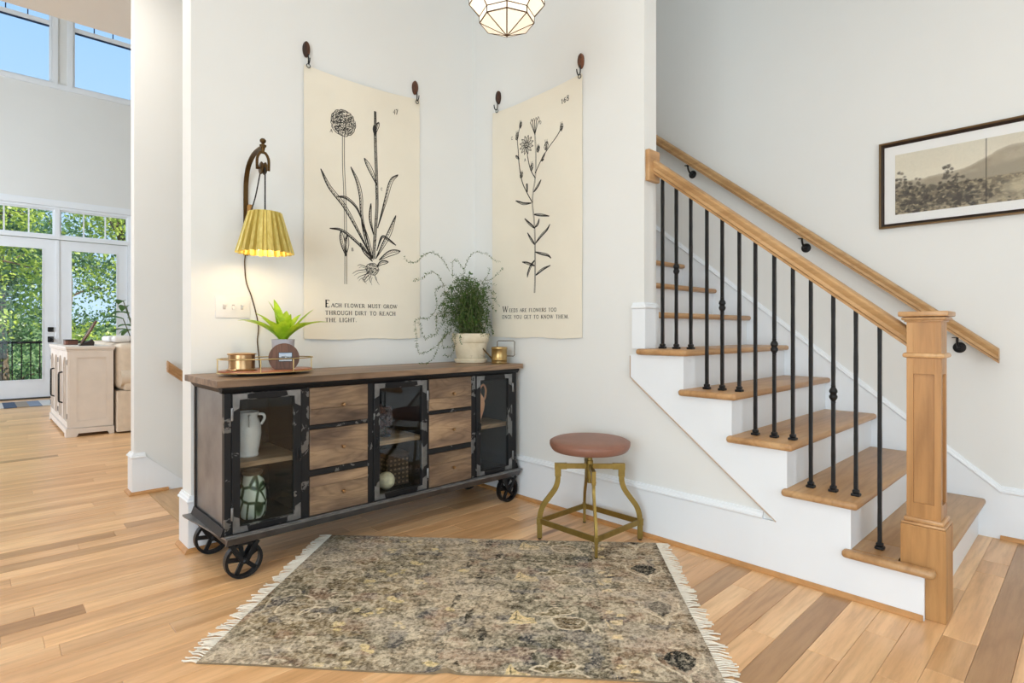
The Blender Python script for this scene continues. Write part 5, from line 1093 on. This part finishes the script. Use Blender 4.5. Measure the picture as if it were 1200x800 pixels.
for i, (sx_, sy_) in enumerate(((-1, 1), (1, -1), (-1, -1), (1, 1))):
    D_ = Vector((sx_ * q2, sy_ * q2, 0)); T_ = Vector((-D_.y, D_.x, 0))
    mb = MB(); mb.tube([D_ * .012 + Vector((0, 0, .362)), D_ * .148 + Vector((0, 0, .362))], 1, flat=(.024, .013), up=(0, 0, 1)); mb.build('arm', M['brass'], so, local=True)
    zf = .0085 if (sx_, sy_) == (-1, -1) else .0008
    pth = [D_ * .156 + Vector((0, 0, .372)), D_ * .156 + Vector((0, 0, .318)), D_ * .158 + Vector((0, 0, .285)), D_ * .170 + Vector((0, 0, .25)), D_ * .198 + Vector((0, 0, .21)), D_ * .228 + Vector((0, 0, .168)), D_ * .243 + Vector((0, 0, .125)), D_ * .2465 + Vector((0, 0, .08)), D_ * .2465 + Vector((0, 0, zf + .006))]
    mb = MB(); mb.tube(catmull(pth, 5), 1, flat=(.013, .025), up=T_); lg = mb.build('leg', M['brass'], so, True, local=True, angle=50)
    mb = MB(); c = D_ * .2465; mb.tube([c + Vector((0, 0, zf)), c + Vector((0, 0, zf + .006))], .0085, 12); mb.build('foot_pad', M['blackm'], lg, local=True)
    mb = MB(); c = D_ * .150
    mb.tube([D_ * .112 + Vector((0, 0, .362)), D_ * .1725 + Vector((0, 0, .362))], 1, flat=(.029, .018), up=(0, 0, 1)); mb.tube([D_ * .156 + Vector((0, 0, .348)), D_ * .156 + Vector((0, 0, .312))], 1, flat=(.018, .030), up=T_)
    for (a_, z_) in ((.122, .362), (.156, .322)): p = D_ * a_ + Vector((0, 0, z_)); mb.tube([p - T_ * .008, p - T_ * .012], .004, 8); mb.tube([p + T_ * .008, p + T_ * .012], .004, 8)
    mb.build('corner_bracket', M['brass'], lg, local=True)
    mb = MB(); mb.tube([D_ * .2465 + Vector((0, 0, .074)), D_ * .2465 + Vector((0, 0, .105))], 1, flat=(.017, .029), up=T_); mb.build('collar', M['brass'], lg, local=True)
e = .2465 * q2
for (p, q) in (((-e, e), (-e, -e)), ((-e, -e), (e, -e)), ((e, -e), (e, e)), ((e, e), (-e, e))):
    MB().tube([(p[0], p[1], .090), (q[0], q[1], .090)], 1, flat=(.026, .007), up=(0, 0, 1)).build('stretcher', M['brass'], so, local=True)
# ================================================================== RUG
rg = thing('area_rug', (1.437, 1.707, 0), 'faded grey and tan patterned rug with white fringe on the oak floor', 'rug', rotz=radians(-47.5))
RL, RWd = 1.60, 1.085; nu, nv = 560, 380
Ug, Vg = np.meshgrid(np.linspace(0, RL, nu), np.linspace(0, RWd, nv)); u1, v1 = Ug / RL, Vg / RWd
n_ = lambda fx, fy, s_, o_=4: vnoise(u1, v1, fx, fy, s_, o_)
img = np.zeros((nv, nu, 3)); img[:] = lin(186, 172, 152)
zone_l = sst(.62, .45, Ug); zone_m = sst(.88, .98, Ug) * sst(1.30, 1.26, Ug); zone_r = sst(1.26, 1.30, Ug)
lay(img, zone_l * .7, lin(150, 134, 106)); lay(img, zone_m * .8, lin(140, 135, 120)); lay(img, zone_r * .6, lin(172, 150, 126))
lay(img, sst(.50, .62, n_(24, 17, 31, 4)) * .4, lin(112, 102, 86)); lay(img, sst(.52, .64, n_(30, 20, 33, 4)) * .5, lin(200, 188, 168)); lay(img, sst(.52, .62, n_(9, 7, 35, 4)) * .4, lin(124, 124, 114))
per = .335; CRM = lin(222, 205, 160); PALE = lin(222, 211, 190); DK = lin(64, 60, 52)
ph = lambda off: ((Vg + off + per / 2) % per) - per / 2
wu = .006 * (n_(30, 22, 43, 3) - .5) * 2; wv = .006 * (n_(30, 22, 44, 3) - .5) * 2
wrk = sst(.30, .46, n_(34, 26, 41, 4))
def pline(pts, w, off=0):
    x, y = Ug + wu, ph(off) + wv; d = np.full_like(Ug, 9.0)
    for (a, b) in zip(pts, pts[1:]):
        ax, ay = a[0], a[1]; bx, by = b[0] - ax, b[1] - ay; t = np.clip(((x - ax) * bx + (y - ay) * by) / (bx * bx + by * by + 1e-12), 0, 1); d = np.minimum(d, np.hypot(x - ax - t * bx, y - ay - t * by))
    return sst(w, w * .45, d)
def pmask(poly, off=0):
    x, y = Ug + wu * 1.5, ph(off) + wv * 1.5; ins = np.zeros(Ug.shape, bool)
    for i in range(len(poly)):
        (x0, y0_), (x1, y1_) = poly[i], poly[i - 1]; c = ((y0_ > y) != (y1_ > y)) & (x < (x1 - x0) * (y - y0_) / (y1_ - y0_ + 1e-12) + x0); ins ^= c
    return ins.astype(float)
sm_ = lambda pts: [(p.x, p.y) for p in catmull([(q[0], q[1], 0) for q in pts], 5)]
mir = lambda pts, cu: [(2 * cu - p[0], p[1]) for p in pts]
# general mottling: small dark and pale flecks with pinkish wear
lay(img, sst(.58, .63, n_(60, 42, 81, 3)) * .4, DK); lay(img, sst(.60, .65, n_(52, 36, 82, 3)) * .6, PALE)
c1 = n_(26, 19, 83, 3); lay(img, sst(.010, .004, np.abs(c1 - .5)) * sst(.46, .56, n_(9, 7, 84, 3)) * .7, PALE)
lay(img, sst(.62, .70, n_(22, 16, 89, 3)) * .5, lin(96, 98, 108)); lay(img, sst(.60, .70, n_(16, 12, 90, 3)) * .4, lin(170, 138, 122))
# scrolls near the left end
def spiral(cu, cv, r0, r1, a0, turns, n=34): return [(cu + (r0 + (r1 - r0) * i / n) * cos(a0 + 2 * pi * turns * i / n), cv + (r0 + (r1 - r0) * i / n) * sin(a0 + 2 * pi * turns * i / n)) for i in range(n + 1)]
for (cu, cv, r0, r1, a0, tn) in ((.14, .02, .105, .03, 2.6, -1.25), (.24, -.03, .075, .022, -.3, 1.2), (.07, .12, .05, .015, 0, 1.1), (.28, .11, .06, .02, 2, -1.1), (.20, .15, .03, .01, 1, 1)):
    lay(img, pline(spiral(cu, cv, r0, r1, a0, tn), .0055) * wrk * .9, PALE)
lay(img, pline([(.035 + .008 * sin(q * 1.3), -per / 2 + per * q / 12) for q in range(13)], .005) * wrk * .6, PALE)
# pale yellow blossom clusters
rp = random.Random(77)
for (cu, cv, n0, r) in ((.43, .02, 8, .055), (.50, .10, 5, .035), (.36, -.10, 4, .03), (.56, -.08, 4, .03), (.70, .05, 3, .03)):
    for q in range(n0):
        a, d = rp.uniform(0, 2 * pi), r * rp.random() ** .5; x, y = cu + d * cos(a), cv + .8 * d * sin(a); k2 = rp.uniform(.010, .022)
        lay(img, pmask([(x + k2 * rp.uniform(.6, 1.2) * cos(b * 2 * pi / 7), y + .7 * k2 * rp.uniform(.6, 1.2) * sin(b * 2 * pi / 7)) for b in range(7)]) * .85, CRM)
# cream leaves with dark veins at the edge of the grey band
lf = [(.93, -.035), (.945, -.02), (.955, .03), (.968, .055), (.982, .03), (1.0, .012), (1.035, .005), (1.045, -.035), (.99, -.04)]
lay(img, pmask(lf) * .95, lin(226, 207, 164)); lay(img, pline([(.94, -.03), (.97, .0), (.968, .04)], .003) * .8, DK); lay(img, pline([(.965, -.01), (1.0, -.025), (1.035, -.01)], .003) * .8, DK)
# dark leaves
for (cu, cv) in ((.80, .0), (.74, .12), (.86, -.12)): lay(img, pmask([(cu - .012, cv - .06), (cu + .012, cv - .02), (cu + .016, cv + .03), (cu, cv + .065), (cu - .014, cv + .02)]) * sst(.34, .44, n_(60, 44, 62, 3)) * .75, DK)
# palmettes with pale outlines in the grey band
f1 = [(1.03, .03), (1.055, .05), (1.08, .045), (1.09, .075), (1.115, .085), (1.14, .07), (1.16, .075), (1.175, .05), (1.15, .035), (1.12, .03), (1.10, .015), (1.07, .015)]
f2 = [(1.095, .0), (1.105, -.035), (1.13, -.06), (1.17, -.065), (1.205, -.05), (1.22, -.02), (1.20, .01), (1.16, .02), (1.12, .015)]
for ff, col_ in ((f1, lin(128, 115, 86)), (f2, lin(140, 122, 92))):
    lay(img, pmask(ff) * .7, col_); lay(img, pline(sm_(ff + ff[:1]), .0055) * .95, PALE)
lay(img, pline(sm_([(1.22, -.02), (1.235, -.05), (1.24, -.08), (1.255, -.06), (1.262, -.09)]), .005) * .9, PALE); lay(img, pline(sm_([(1.13, -.01), (1.15, -.03), (1.18, -.03)]), .004) * .8, DK)
for q in range(7): x, y = rp.uniform(1.0, 1.26), rp.uniform(-.16, .16); lay(img, pmask([(x - .012, y), (x, y + .009), (x + .014, y + .003), (x + .006, y - .009)]) * .8, PALE)
# dotted border and petals beside it
lay(img, sst(.005, .003, np.abs(Ug - 1.275)) * sst(-.2, .2, np.sin(Vg * 300)) * .7, DK)
for pl_ in ([(1.29, .05), (1.30, .075), (1.325, .07), (1.31, .05)], [(1.30, .0), (1.35, .01), (1.345, -.025), (1.325, -.035), (1.31, -.02)], [(1.287, .02), (1.297, -.03), (1.315, -.06), (1.292, -.05)], [(1.33, .03), (1.365, .035), (1.36, .05), (1.335, .048)], [(1.29, -.12), (1.34, -.115), (1.33, -.09), (1.30, -.095)]): lay(img, pmask(pl_) * .9, lin(230, 211, 172))
# ogee leaves on the right
cu, of_ = 1.495, .235
body_ = [(cu - .05, .02), (cu - .03, .05), (cu, .062), (cu + .03, .05), (cu + .05, .02), (cu + .035, -.02), (cu, -.055), (cu - .035, -.02)]
lay(img, pmask(body_, of_) * sst(.16, .28, n_(90, 60, 71, 2)) * .95, lin(62, 60, 52))
ol = [(cu - .075, .045), (cu - .07, .0), (cu - .045, -.035), (cu - .012, -.065), (cu, -.11)]
for o2 in (ol, mir(ol, cu)): lay(img, pline(sm_(o2), .0055, of_) * .95, PALE)
for pl_ in ([(cu - .03, .075), (cu - .01, .09), (cu + .015, .085), (cu + .03, .07), (cu, .072)],): lay(img, pmask(pl_, of_) * .85, PALE)
for (x, y) in ((1.40, .14), (1.54, .15), (1.40, -.13), (1.55, -.02)): lay(img, pline(sm_([(x - .02, y), (x, y + .012), (x + .022, y + .004), (x + .03, y - .015)]), .0055, of_) * wrk * .85, PALE)
lay(img, sst(.03, .0, Ug - RL + .03) * 0 + sst(RL - .035, RL - .015, Ug) * .5, DK)
# wear along the length, then weave flecks
lay(img, sst(.54, .68, n_(8, 70, 85, 4)) * .25, lin(212, 201, 186)); lay(img, sst(.56, .68, n_(14, 90, 86, 4)) * .3, lin(88, 80, 68)); lay(img, sst(.54, .68, n_(3, 9, 88, 3)) * .4, lin(214, 202, 188))
sp1 = n_(190, 130, 91, 2); lay(img, sst(.58, .66, sp1) * .35, lin(216, 206, 190)); lay(img, sst(.42, .34, sp1) * .4, lin(70, 63, 53)); sp2 = rs.rand(nv, nu); lay(img, (sp2 > .8) * .25, lin(214, 204, 188)); lay(img, (sp2 < .2) * .25, lin(70, 63, 53))
gm_ = img.mean((0, 1)); img = np.clip((gm_ + (img - gm_) * 1.28) * np.array((1.03, .995, .93)), .02, .9)
zt = .0052 + .0012 * np.sin(Ug * 5 + Vg * 3) * np.sin(Vg * 4) + .0008 * n_(60, 44, 90, 2)
edge = .004 * np.sin(Ug * 6.5 + .6) + .010 * np.exp(-((Ug - .78) / .03) ** 2); vv = Vg + edge * np.clip(1 - v1 * 4, 0, 1)
zt += .010 * np.exp(-((Ug - .78) / .03) ** 2) * np.clip(1 - v1 * 14, 0, 1)
verts = np.stack([Ug - RL / 2, vv - RWd / 2, zt], -1).reshape(-1, 3)
color_grid('pile', verts.tolist(), nu, nv, img, attr_mat('faded_rug_weave', 'print', .95, bump=.6, spec=.1, fine=260), rg, True)
mb = MB(); ids = [(i, 0) for i in range(nu)] + [(nu - 1, j) for j in range(nv)] + [(i, nv - 1) for i in range(nu - 1, -1, -1)] + [(0, j) for j in range(nv - 1, -1, -1)]
ep = [verts[j * nu + i] for (i, j) in ids]; m_ = len(ep)
mb.add([(p[0], p[1], p[2]) for p in ep] + [(p[0] * 1.0004, p[1] * 1.0004, .0006) for p in ep], [(i, (i + 1) % m_, m_ + (i + 1) % m_, m_ + i) for i in range(m_)])
mb.build('edge_binding', plain('rug_edge_binding', srgb(128, 112, 88), .95, var=.2, scale=60), rg, local=True)
M['fringe'] = plain('cotton_fringe', srgb(232, 224, 208), .95, var=.06, scale=60)
for sgn in (-1, 1):
    mb = MB(); r2 = random.Random(9 + sgn); y = -RWd / 2 + .004; lean = 0
    while y < RWd / 2:
        lean = .6 * lean + r2.gauss(0, .010); L = r2.uniform(.045, .068); x0 = sgn * (RL / 2 - .002)
        pts = [(x0, y, .0045), (x0 + sgn * L * .4, y + lean * .4 + r2.gauss(0, .001), .005 + r2.uniform(0, .002)), (x0 + sgn * L * .75, y + lean * .8 + r2.gauss(0, .002), .003 + r2.uniform(0, .001)), (x0 + sgn * L, y + lean * 1.1 + r2.gauss(0, .003), .0024)]
        mb.tube(catmull(pts, 3), [.0030] * 4 + [.0026] * 6, 5); y += r2.uniform(.0085, .0135)
    o = mb.build('fringe', M['fringe'], rg, True, local=True); o['kind'] = 'stuff'
# ================================================================== LIVING ROOM
M['whitew'] = plain('whitewashed_wood', srgb(226, 216, 206), .5, var=.04, scale=8)
wc_ = thing('console_cabinet', (.84, 7.65, 0), 'white console cabinet with arched fretwork doors behind the sofa', 'cabinet')
cx0, cx1, cy0, cy1 = .655, 1.020, 6.865, 8.44
MB().box(.640, 1.034, 6.845, 8.46, .845, .872, .004, 2).build('top', M['whitew'], wc_)
MB().box(.646, 1.028, 6.852, 8.453, .829, .8448, .004).build('cornice', M['whitew'], wc_)
mb = MB(); mb.box(cx0 + .02, cx1, cy0, cy0 + .02, .05, .8288); mb.box(cx0 + .02, cx1, cy1 - .02, cy1, .05, .8288); mb.box(cx1 - .015, cx1, cy0 + .02, cy1 - .02, .05, .8288); mb.box(cx0 + .02, cx1 - .015, cy0 + .02, cy1 - .02, .07, .09); mb.box(cx0 + .03, cx1 - .015, cy0 + .02, cy1 - .02, .44, .455); mb.build('carcass', M['whitew'], wc_)
mb = MB(); z0, z1 = .09, .80
mb.box(cx0 + .015, cx0 + .075, cy0 - .010, cy0 - .0002, .085, .8288); mb.box(cx1 - .06, cx1, cy0 - .010, cy0 - .0002, .085, .8288); mb.box(cx0 + .075, cx1 - .06, cy0 - .010, cy0 - .0002, .765, .8288); mb.box(cx0 + .075, cx1 - .06, cy0 - .010, cy0 - .0002, .085, .15); mb.build('end_panel_frame', M['whitew'], wc_)
mb = MB(); mb.prism([(cx0 - .012, 0.0005), (cx0 + .07, .0005), (cx0 + .085, .03), (cx1 - .05, .03), (cx1 - .035, .0005), (cx1 + .006, .0005), (cx1 + .006, .075), (cx0 - .006, .085), (cx0 - .012, .075)], 'y', cy0 - .022, cy0 - .0105); mb.build('plinth_end', M['whitew'], wc_)
mb = MB(); mb.prism([(cy0 - .0105, .0005), (cy0 + .09, .0005), (cy0 + .105, .03), (cy1 - .105, .03), (cy1 - .09, .0005), (cy1, .0005), (cy1, .08), (cy0 - .0105, .08)], 'x', cx0 - .012, cx0 + .008); mb.build('plinth_front', M['whitew'], wc_)
nd = 4; dw = (cy1 - cy0) / nd
for i in range(nd):
    a, b = cy0 + dw * i + .004, cy0 + dw * (i + 1) - .004; mb = MB(); w = .045; xa, xb = cx0, cx0 + .019
    mb.box(xa, xb, a, a + w, .088, .826); mb.box(xa, xb, b - w, b, .088, .826); mb.box(xa, xb, a + w, b - w, .088, .14)
    # arched head
    n = 14; ca = (a + b) / 2; hw = (b - a) / 2 - w; arch = [(ca - hw * cos(pi * q / n), .66 + .11 * sin(pi * q / n)) for q in range(n + 1)]
    mb.prism([(a + w, .826)] + [(a + w, .66)] + arch[1:-1] + [(b - w, .66), (b - w, .826)], 'x', xa, xb)
    dd = mb.build('door', M['whitew'], wc_)
    for q in (.33, .67):
        yy = a + w + (b - a - 2 * w) * q; MB().box(xa + .004, xb - .004, yy - .007, yy + .007, .14, .76).build('fret_bar', M['whitew'], dd)
    hy = b - .02 if i % 2 == 0 else a + .02
    MB().tube([(xa - .0005, hy, .30), (xa - .028, hy, .31), (xa - .030, hy, .33), (xa - .030, hy, .58), (xa - .028, hy, .60), (xa - .0005, hy, .61)], .006, 8).build('handle', M['iron'], dd, True)
    for hz in (.2, .72): MB().box(xa - .004, xa - .0002, (a + .002) if i % 2 == 0 else (b - .014), (a + .014) if i % 2 == 0 else (b - .002), hz - .025, hz + .025).build('hinge', M['iron'], dd)
# things on the console
ov = thing('tabletop_mirror', (.86, 7.2, .8725), 'oval wood-rimmed mirror tilted on a stand on the white console', 'mirror')
Mx = Matrix.Translation((.862, 7.2, 1.01)) @ Matrix.Rotation(radians(28), 4, 'Y')
mb = MB(); ring_o = [(0, .062 * cos(2 * pi * i / 40), .128 * sin(2 * pi * i / 40)) for i in range(40)]; mb.tube(ring_o, .010, 8, closed=True); mb.xf(Mx); mb.build('rim', wood('oval_frame_wood', srgb(74, 48, 36), srgb(106, 74, 56), srgb(130, 96, 76), (10, 10, 10)), ov, True)
mb = MB(); mb.add([(s_ * .004, p[1] * .96, p[2] * .96) for s_ in (-1, 1) for p in ring_o], [tuple(range(40)), tuple(range(79, 39, -1))] + [(i, (i + 1) % 40, 40 + (i + 1) % 40, 40 + i) for i in range(40)]); mb.xf(Mx); mb.build('plate', plain('mirror_plate', srgb(168, 150, 138), .25, .3), ov, True)
MB().prism([(.78, .8728), (.90, .8728), (.905, .905), (.885, .94), (.865, .92), (.80, .895)], 'y', 7.15, 7.25).build('stand', M['fdark'], ov)
bx_ = thing('wooden_box', (.77, 7.75, .8725), 'small reddish wooden box on the white console', 'box')
MB().box(.715, .825, 7.66, 7.84, .8728, .918, .004).build('body', wood('reddish_box_wood', srgb(92, 52, 40), srgb(128, 80, 62), srgb(150, 100, 78), (10, 3, 10)), bx_); MB().box(.712, .828, 7.657, 7.843, .9182, .930, .003).build('lid', M['fdark'], bx_)
# sofa
M['linen'] = plain('oatmeal_linen', srgb(222, 206, 186), .9, var=.05, scale=20, bump=.3)
sf = thing('sofa', (1.5, 7.9, 0), 'oatmeal slipcovered sofa with skirt at the column edge', 'sofa')
MB().box(1.06, 1.95, 6.80, 8.95, .17, .42, .02, 2).build('seat_base', M['linen'], sf, True)
MB().box(1.045, 1.27, 6.83, 8.92, .421, .90, .07, 4).build('backrest', M['linen'], sf, True)
for (a, b) in ((6.755, 6.985), (8.765, 8.995)):
    mb = MB(); mb.box(1.10, 1.96, a + .02, b - .02, .421, .56, .02, 2)
    n = 16; cyc, rr = (a + b) / 2, .118; mb.prism([(cyc + rr * cos(2 * pi * i / n), .545 + rr * .75 * sin(2 * pi * i / n)) for i in range(n)], 'x', 1.075, 1.975); mb.build('arm', M['linen'], sf, True)
for i in range(2): MB().box(1.272, 1.97, 7.0 + i * .88, 7.0 + (i + 1) * .88 - .005, .425, .58, .05, 4).build('seat_cushion', M['linen'], sf, True)
for i in range(2): MB().box(1.20, 1.40, 7.0 + i * .88, 7.0 + (i + 1) * .88 - .005, .60, .96, .07, 4).build('back_cushion', M['linen'], sf, True)
mb = MB(); per_ = [(1.045, 6.775), (1.20, 6.772), (1.215, 6.79), (1.23, 6.772), (1.60, 6.775), (1.98, 6.775), (1.98, 8.98), (1.045, 8.98)]
pts = []
for i in range(len(per_)):
    p, q = Vector(per_[i]), Vector(per_[(i + 1) % len(per_)]); m_ = max(1, int((q - p).length / .03)); 
    for t in range(m_): pts.append(p.lerp(q, t / m_))
c_ = Vector((1.5, 7.9)); lo = []
for i, p in enumerate(pts): d = (p - c_).normalized(); k2 = .012 + .006 * sin(i * 1.1); lo.append(p + d * k2)
n = len(pts); mb.add([(p.x, p.y, .42) for p in pts] + [(p.x, p.y, .02) for p in lo], [(i, (i + 1) % n, n + (i + 1) % n, n + i) for i in range(n)])
mb.build('skirt', M['linen'], sf, True)
tw = MB(); tw.box(1.04, 1.195, 7.0, 7.75, .904, .975, .03, 4)
o = tw.build('throw_blanket', plain('white_throw', srgb(236, 232, 228), .95, var=.03, scale=25, bump=.5), None, True, origin=(1.18, 7.4, .905)); tag(o, 'folded white throw over the sofa back', 'blanket')
for v in o.data.vertices: v.co.z += .012 * sin(v.co.y * 17) * (1 if v.co.z > .03 else .1)
# house plant behind the sofa
hp = thing('house_plant', (1.80, 9.6, 0), 'leafy house plant in a clay pot behind the sofa', 'plant')
MB().lathe([(.0005, .0005), (.12, .0005), (.16, .30), (.17, .31), (.17, .34), (.155, .34), (.15, .30), (.0005, .29)], (0, 0, 0), 28, cap=False).build('pot', M['terracotta'], hp, True, local=True)
random.seed(31); stm = MB()
M['houseleaf'] = leaf_mat('house_plant_leaf', srgb(52, 96, 48), srgb(104, 150, 86))
for i in range(16):
    a = random.uniform(0, 2 * pi); h = random.uniform(.9, 1.6); o_ = random.uniform(.1, .38); tip = (o_ * cos(a), o_ * sin(a), h)
    stm.tube(catmull([(.02 * cos(a), .02 * sin(a), .29), (o_ * .4 * cos(a), o_ * .4 * sin(a), h * .6), tip], 5), .006, 6)
    for q in range(3):
        mb = MB(); b_ = (tip[0] * (1 - .22 * q), tip[1] * (1 - .22 * q), tip[2] * (1 - .13 * q)); blade(mb, b_, a + random.uniform(-1.4, 1.4), random.uniform(.2, .3), random.uniform(.09, .13), random.uniform(.0, .7), random.uniform(.6, 1.3), 0, 8); mb.build('leaf', M['houseleaf'], hp, True, local=True)
stm.build('stems', plain('house_plant_stem', srgb(84, 92, 52), .6), hp, True, local=True)
# door mat
k_ = NT('striped_flatweave'); s_x = k_.n('ShaderNodeSeparateXYZ'); k_.l(k_.coord(), s_x.inputs[0]); mm = k_.n('ShaderNodeMath', operation='MULTIPLY_ADD'); mm.inputs[1].default_value = .62; mm.inputs[2].default_value = .5; k_.l(s_x.outputs['X'], mm.inputs[0])
k_.l(k_.ramp(mm.outputs[0], [(0, srgb(190, 186, 180)), (.18, srgb(70, 84, 104)), (.26, srgb(196, 192, 186)), (.42, srgb(120, 124, 132)), (.5, srgb(200, 196, 190)), (.6, srgb(66, 82, 106)), (.68, srgb(150, 138, 124)), (.76, srgb(128, 140, 158)), (.84, srgb(206, 204, 200)), (.92, srgb(96, 106, 122))], True), k_.b.inputs['Base Color']); k_.b.inputs['Roughness'].default_value = .95
dm = thing('door_mat', (.13, 10.3, 0), 'striped blue grey mat in front of the French doors', 'mat')
MB().box(-.78, .78, -.36, .36, .0008, .012, .003).build('weave', k_.m, dm, local=True)
mb = MB()
for i in range(60):
    for s_ in (-1, 1): yy = -.35 + .7 * i / 59; mb.tube([(s_ * .778, yy, .005), (s_ * .815, yy + .003, .003)], .003, 4)
o = mb.build('fringe', M['fringe'], dm, local=True); o['kind'] = 'stuff'
# ================================================================== OUTDOORS
M['deck'] = plain('grey_deck_boards', srgb(150, 140, 128), .8, var=.1)
bd = thing('balcony_deck', (.9, 12.0, -.08), 'grey plank balcony deck outside the French doors', 'deck')
for i in range(11): MB().box(-2.5, 4.5, 11.27 + i * .14, 11.27 + i * .14 + .134, -.06, -.03).build('deck_board', M['deck'], bd)
for x in (-2.3, 1.0, 4.3): MB().box(x - .07, x + .07, 12.5, 12.64, -8.0, -.061).build('post', M['deck'], bd)
br = thing('balcony_railing', (.9, 12.72, -.03), 'black metal balcony railing outside the left French door', 'railing')
MB().box(-2.45, 4.45, 12.70, 12.74, .80, .84).build('top_rail', M['blackm'], br); MB().box(-2.45, 4.45, 12.705, 12.735, .06, .09).build('bottom_rail', M['blackm'], br)
base_me = None
for i in range(58):
    x = -2.4 + i * .12
    if base_me is None: b0 = MB().box(-.008, .008, -.008, .008, 0, .71).build('railing_bar', M['blackm'], br, local=True); base_me = b0; c = b0
    else: c = base_me.copy(); COL.objects.link(c)
    c.location = (x - .9, 0, .12)
for x in (-2.42, .05, 2.1, 4.42): MB().box(x - .03, x + .03, 12.69, 12.75, -.0298, .799).build('railing_post', M['blackm'], br)
k_ = NT('wooded_slope'); k_.l(k_.ramp(k_.noise(k_.coord(pos=True), .5, 6), [(.3, srgb(52, 74, 34)), (.7, srgb(98, 120, 58))]), k_.b.inputs['Base Color']); k_.b.inputs['Roughness'].default_value = 1
gm = MB(); gm.add([(-60, 11.4, -8), (60, 11.4, -8), (60, 40, -9), (-60, 40, -9), (60, 140, 2), (-60, 140, 2)], [(0, 1, 2, 3), (3, 2, 4, 5)]); o = struct('ground', gm, k_.m, label='wooded slope below the balcony')
M['bark'] = plain('tree_bark', srgb(92, 78, 64), .9, var=.2, scale=6, bump=.4)
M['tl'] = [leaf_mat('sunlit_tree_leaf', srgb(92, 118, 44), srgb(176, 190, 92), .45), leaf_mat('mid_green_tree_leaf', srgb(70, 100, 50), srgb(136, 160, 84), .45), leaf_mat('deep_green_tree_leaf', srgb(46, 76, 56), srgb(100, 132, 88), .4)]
def tree(x, y, top, rad, seed, nl, mat, leaf=.13):
    r = np.random.RandomState(seed); t = thing('tree', (x, y, -8.2), 'leafy green tree in the woods seen through the glass doors', 'tree', 'trees beyond the balcony')
    mb = MB(); rr = random.Random(seed); br_ = []
    trunk = catmull([(x, y, -8.2), (x + rr.uniform(-.3, .3), y, -3), (x + rr.uniform(-.4, .4), y + rr.uniform(-.3, .3), top * .45), (x + rr.uniform(-.4, .4), y, top * .92)], 5)
    mb.tube(trunk, [.20 * (1 - .85 * i / len(trunk)) + .015 for i in range(len(trunk))], 8)
    for i in range(26):
        b = trunk[rr.randint(int(len(trunk) * .4), len(trunk) - 2)]; a = rr.uniform(0, 2 * pi); L = rad * rr.uniform(.5, .95); e = Vector((b.x + L * cos(a), b.y + L * sin(a), b.z + L * rr.uniform(.1, .7)))
        m = b.lerp(e, .5) + Vector((0, 0, rr.uniform(-.1, .3))); mb.tube(catmull([b, m, e], 4), [.05 * (1 - .8 * q / 8) for q in range(9)], 5); br_ += [m, e]
    mb.build('trunk', M['bark'], t, True)
    cl = [(np.array(p), rad * rr.uniform(.22, .42)) for p in br_] + [(np.array((x + r.normal(0, rad * .4), y + r.normal(0, rad * .4), rr.uniform(-3.5, top * .95))), rad * rr.uniform(.3, .5)) for _ in range(34)]
    idx = r.randint(0, len(cl), nl); cen = np.array([c[0] for c in cl])[idx]; cr_ = np.array([c[1] for c in cl])[idx]
    d = r.normal(size=(nl, 3)); d /= np.linalg.norm(d, axis=1)[:, None]; pos = cen + d * (cr_ * r.rand(nl) ** .45)[:, None]
    a = r.normal(size=(nl, 3)); a /= np.linalg.norm(a, axis=1)[:, None]; b = np.cross(a, r.normal(size=(nl, 3))); b /= np.linalg.norm(b, axis=1)[:, None]; L = leaf * (.6 + .8 * r.rand(nl))[:, None]
    V_ = np.stack([pos, pos + a * L * .5 + b * L * .32, pos + a * L, pos + a * L * .5 - b * L * .32], 1).reshape(-1, 3) - np.array((x, y, -8.2))
    me = bpy.data.meshes.new('crown'); me.from_pydata(V_.tolist(), [], [(4 * i, 4 * i + 1, 4 * i + 2, 4 * i + 3) for i in range(nl)]); me.materials.append(mat); o = bpy.data.objects.new('crown', me); COL.objects.link(o); o.parent = t; o['kind'] = 'stuff'
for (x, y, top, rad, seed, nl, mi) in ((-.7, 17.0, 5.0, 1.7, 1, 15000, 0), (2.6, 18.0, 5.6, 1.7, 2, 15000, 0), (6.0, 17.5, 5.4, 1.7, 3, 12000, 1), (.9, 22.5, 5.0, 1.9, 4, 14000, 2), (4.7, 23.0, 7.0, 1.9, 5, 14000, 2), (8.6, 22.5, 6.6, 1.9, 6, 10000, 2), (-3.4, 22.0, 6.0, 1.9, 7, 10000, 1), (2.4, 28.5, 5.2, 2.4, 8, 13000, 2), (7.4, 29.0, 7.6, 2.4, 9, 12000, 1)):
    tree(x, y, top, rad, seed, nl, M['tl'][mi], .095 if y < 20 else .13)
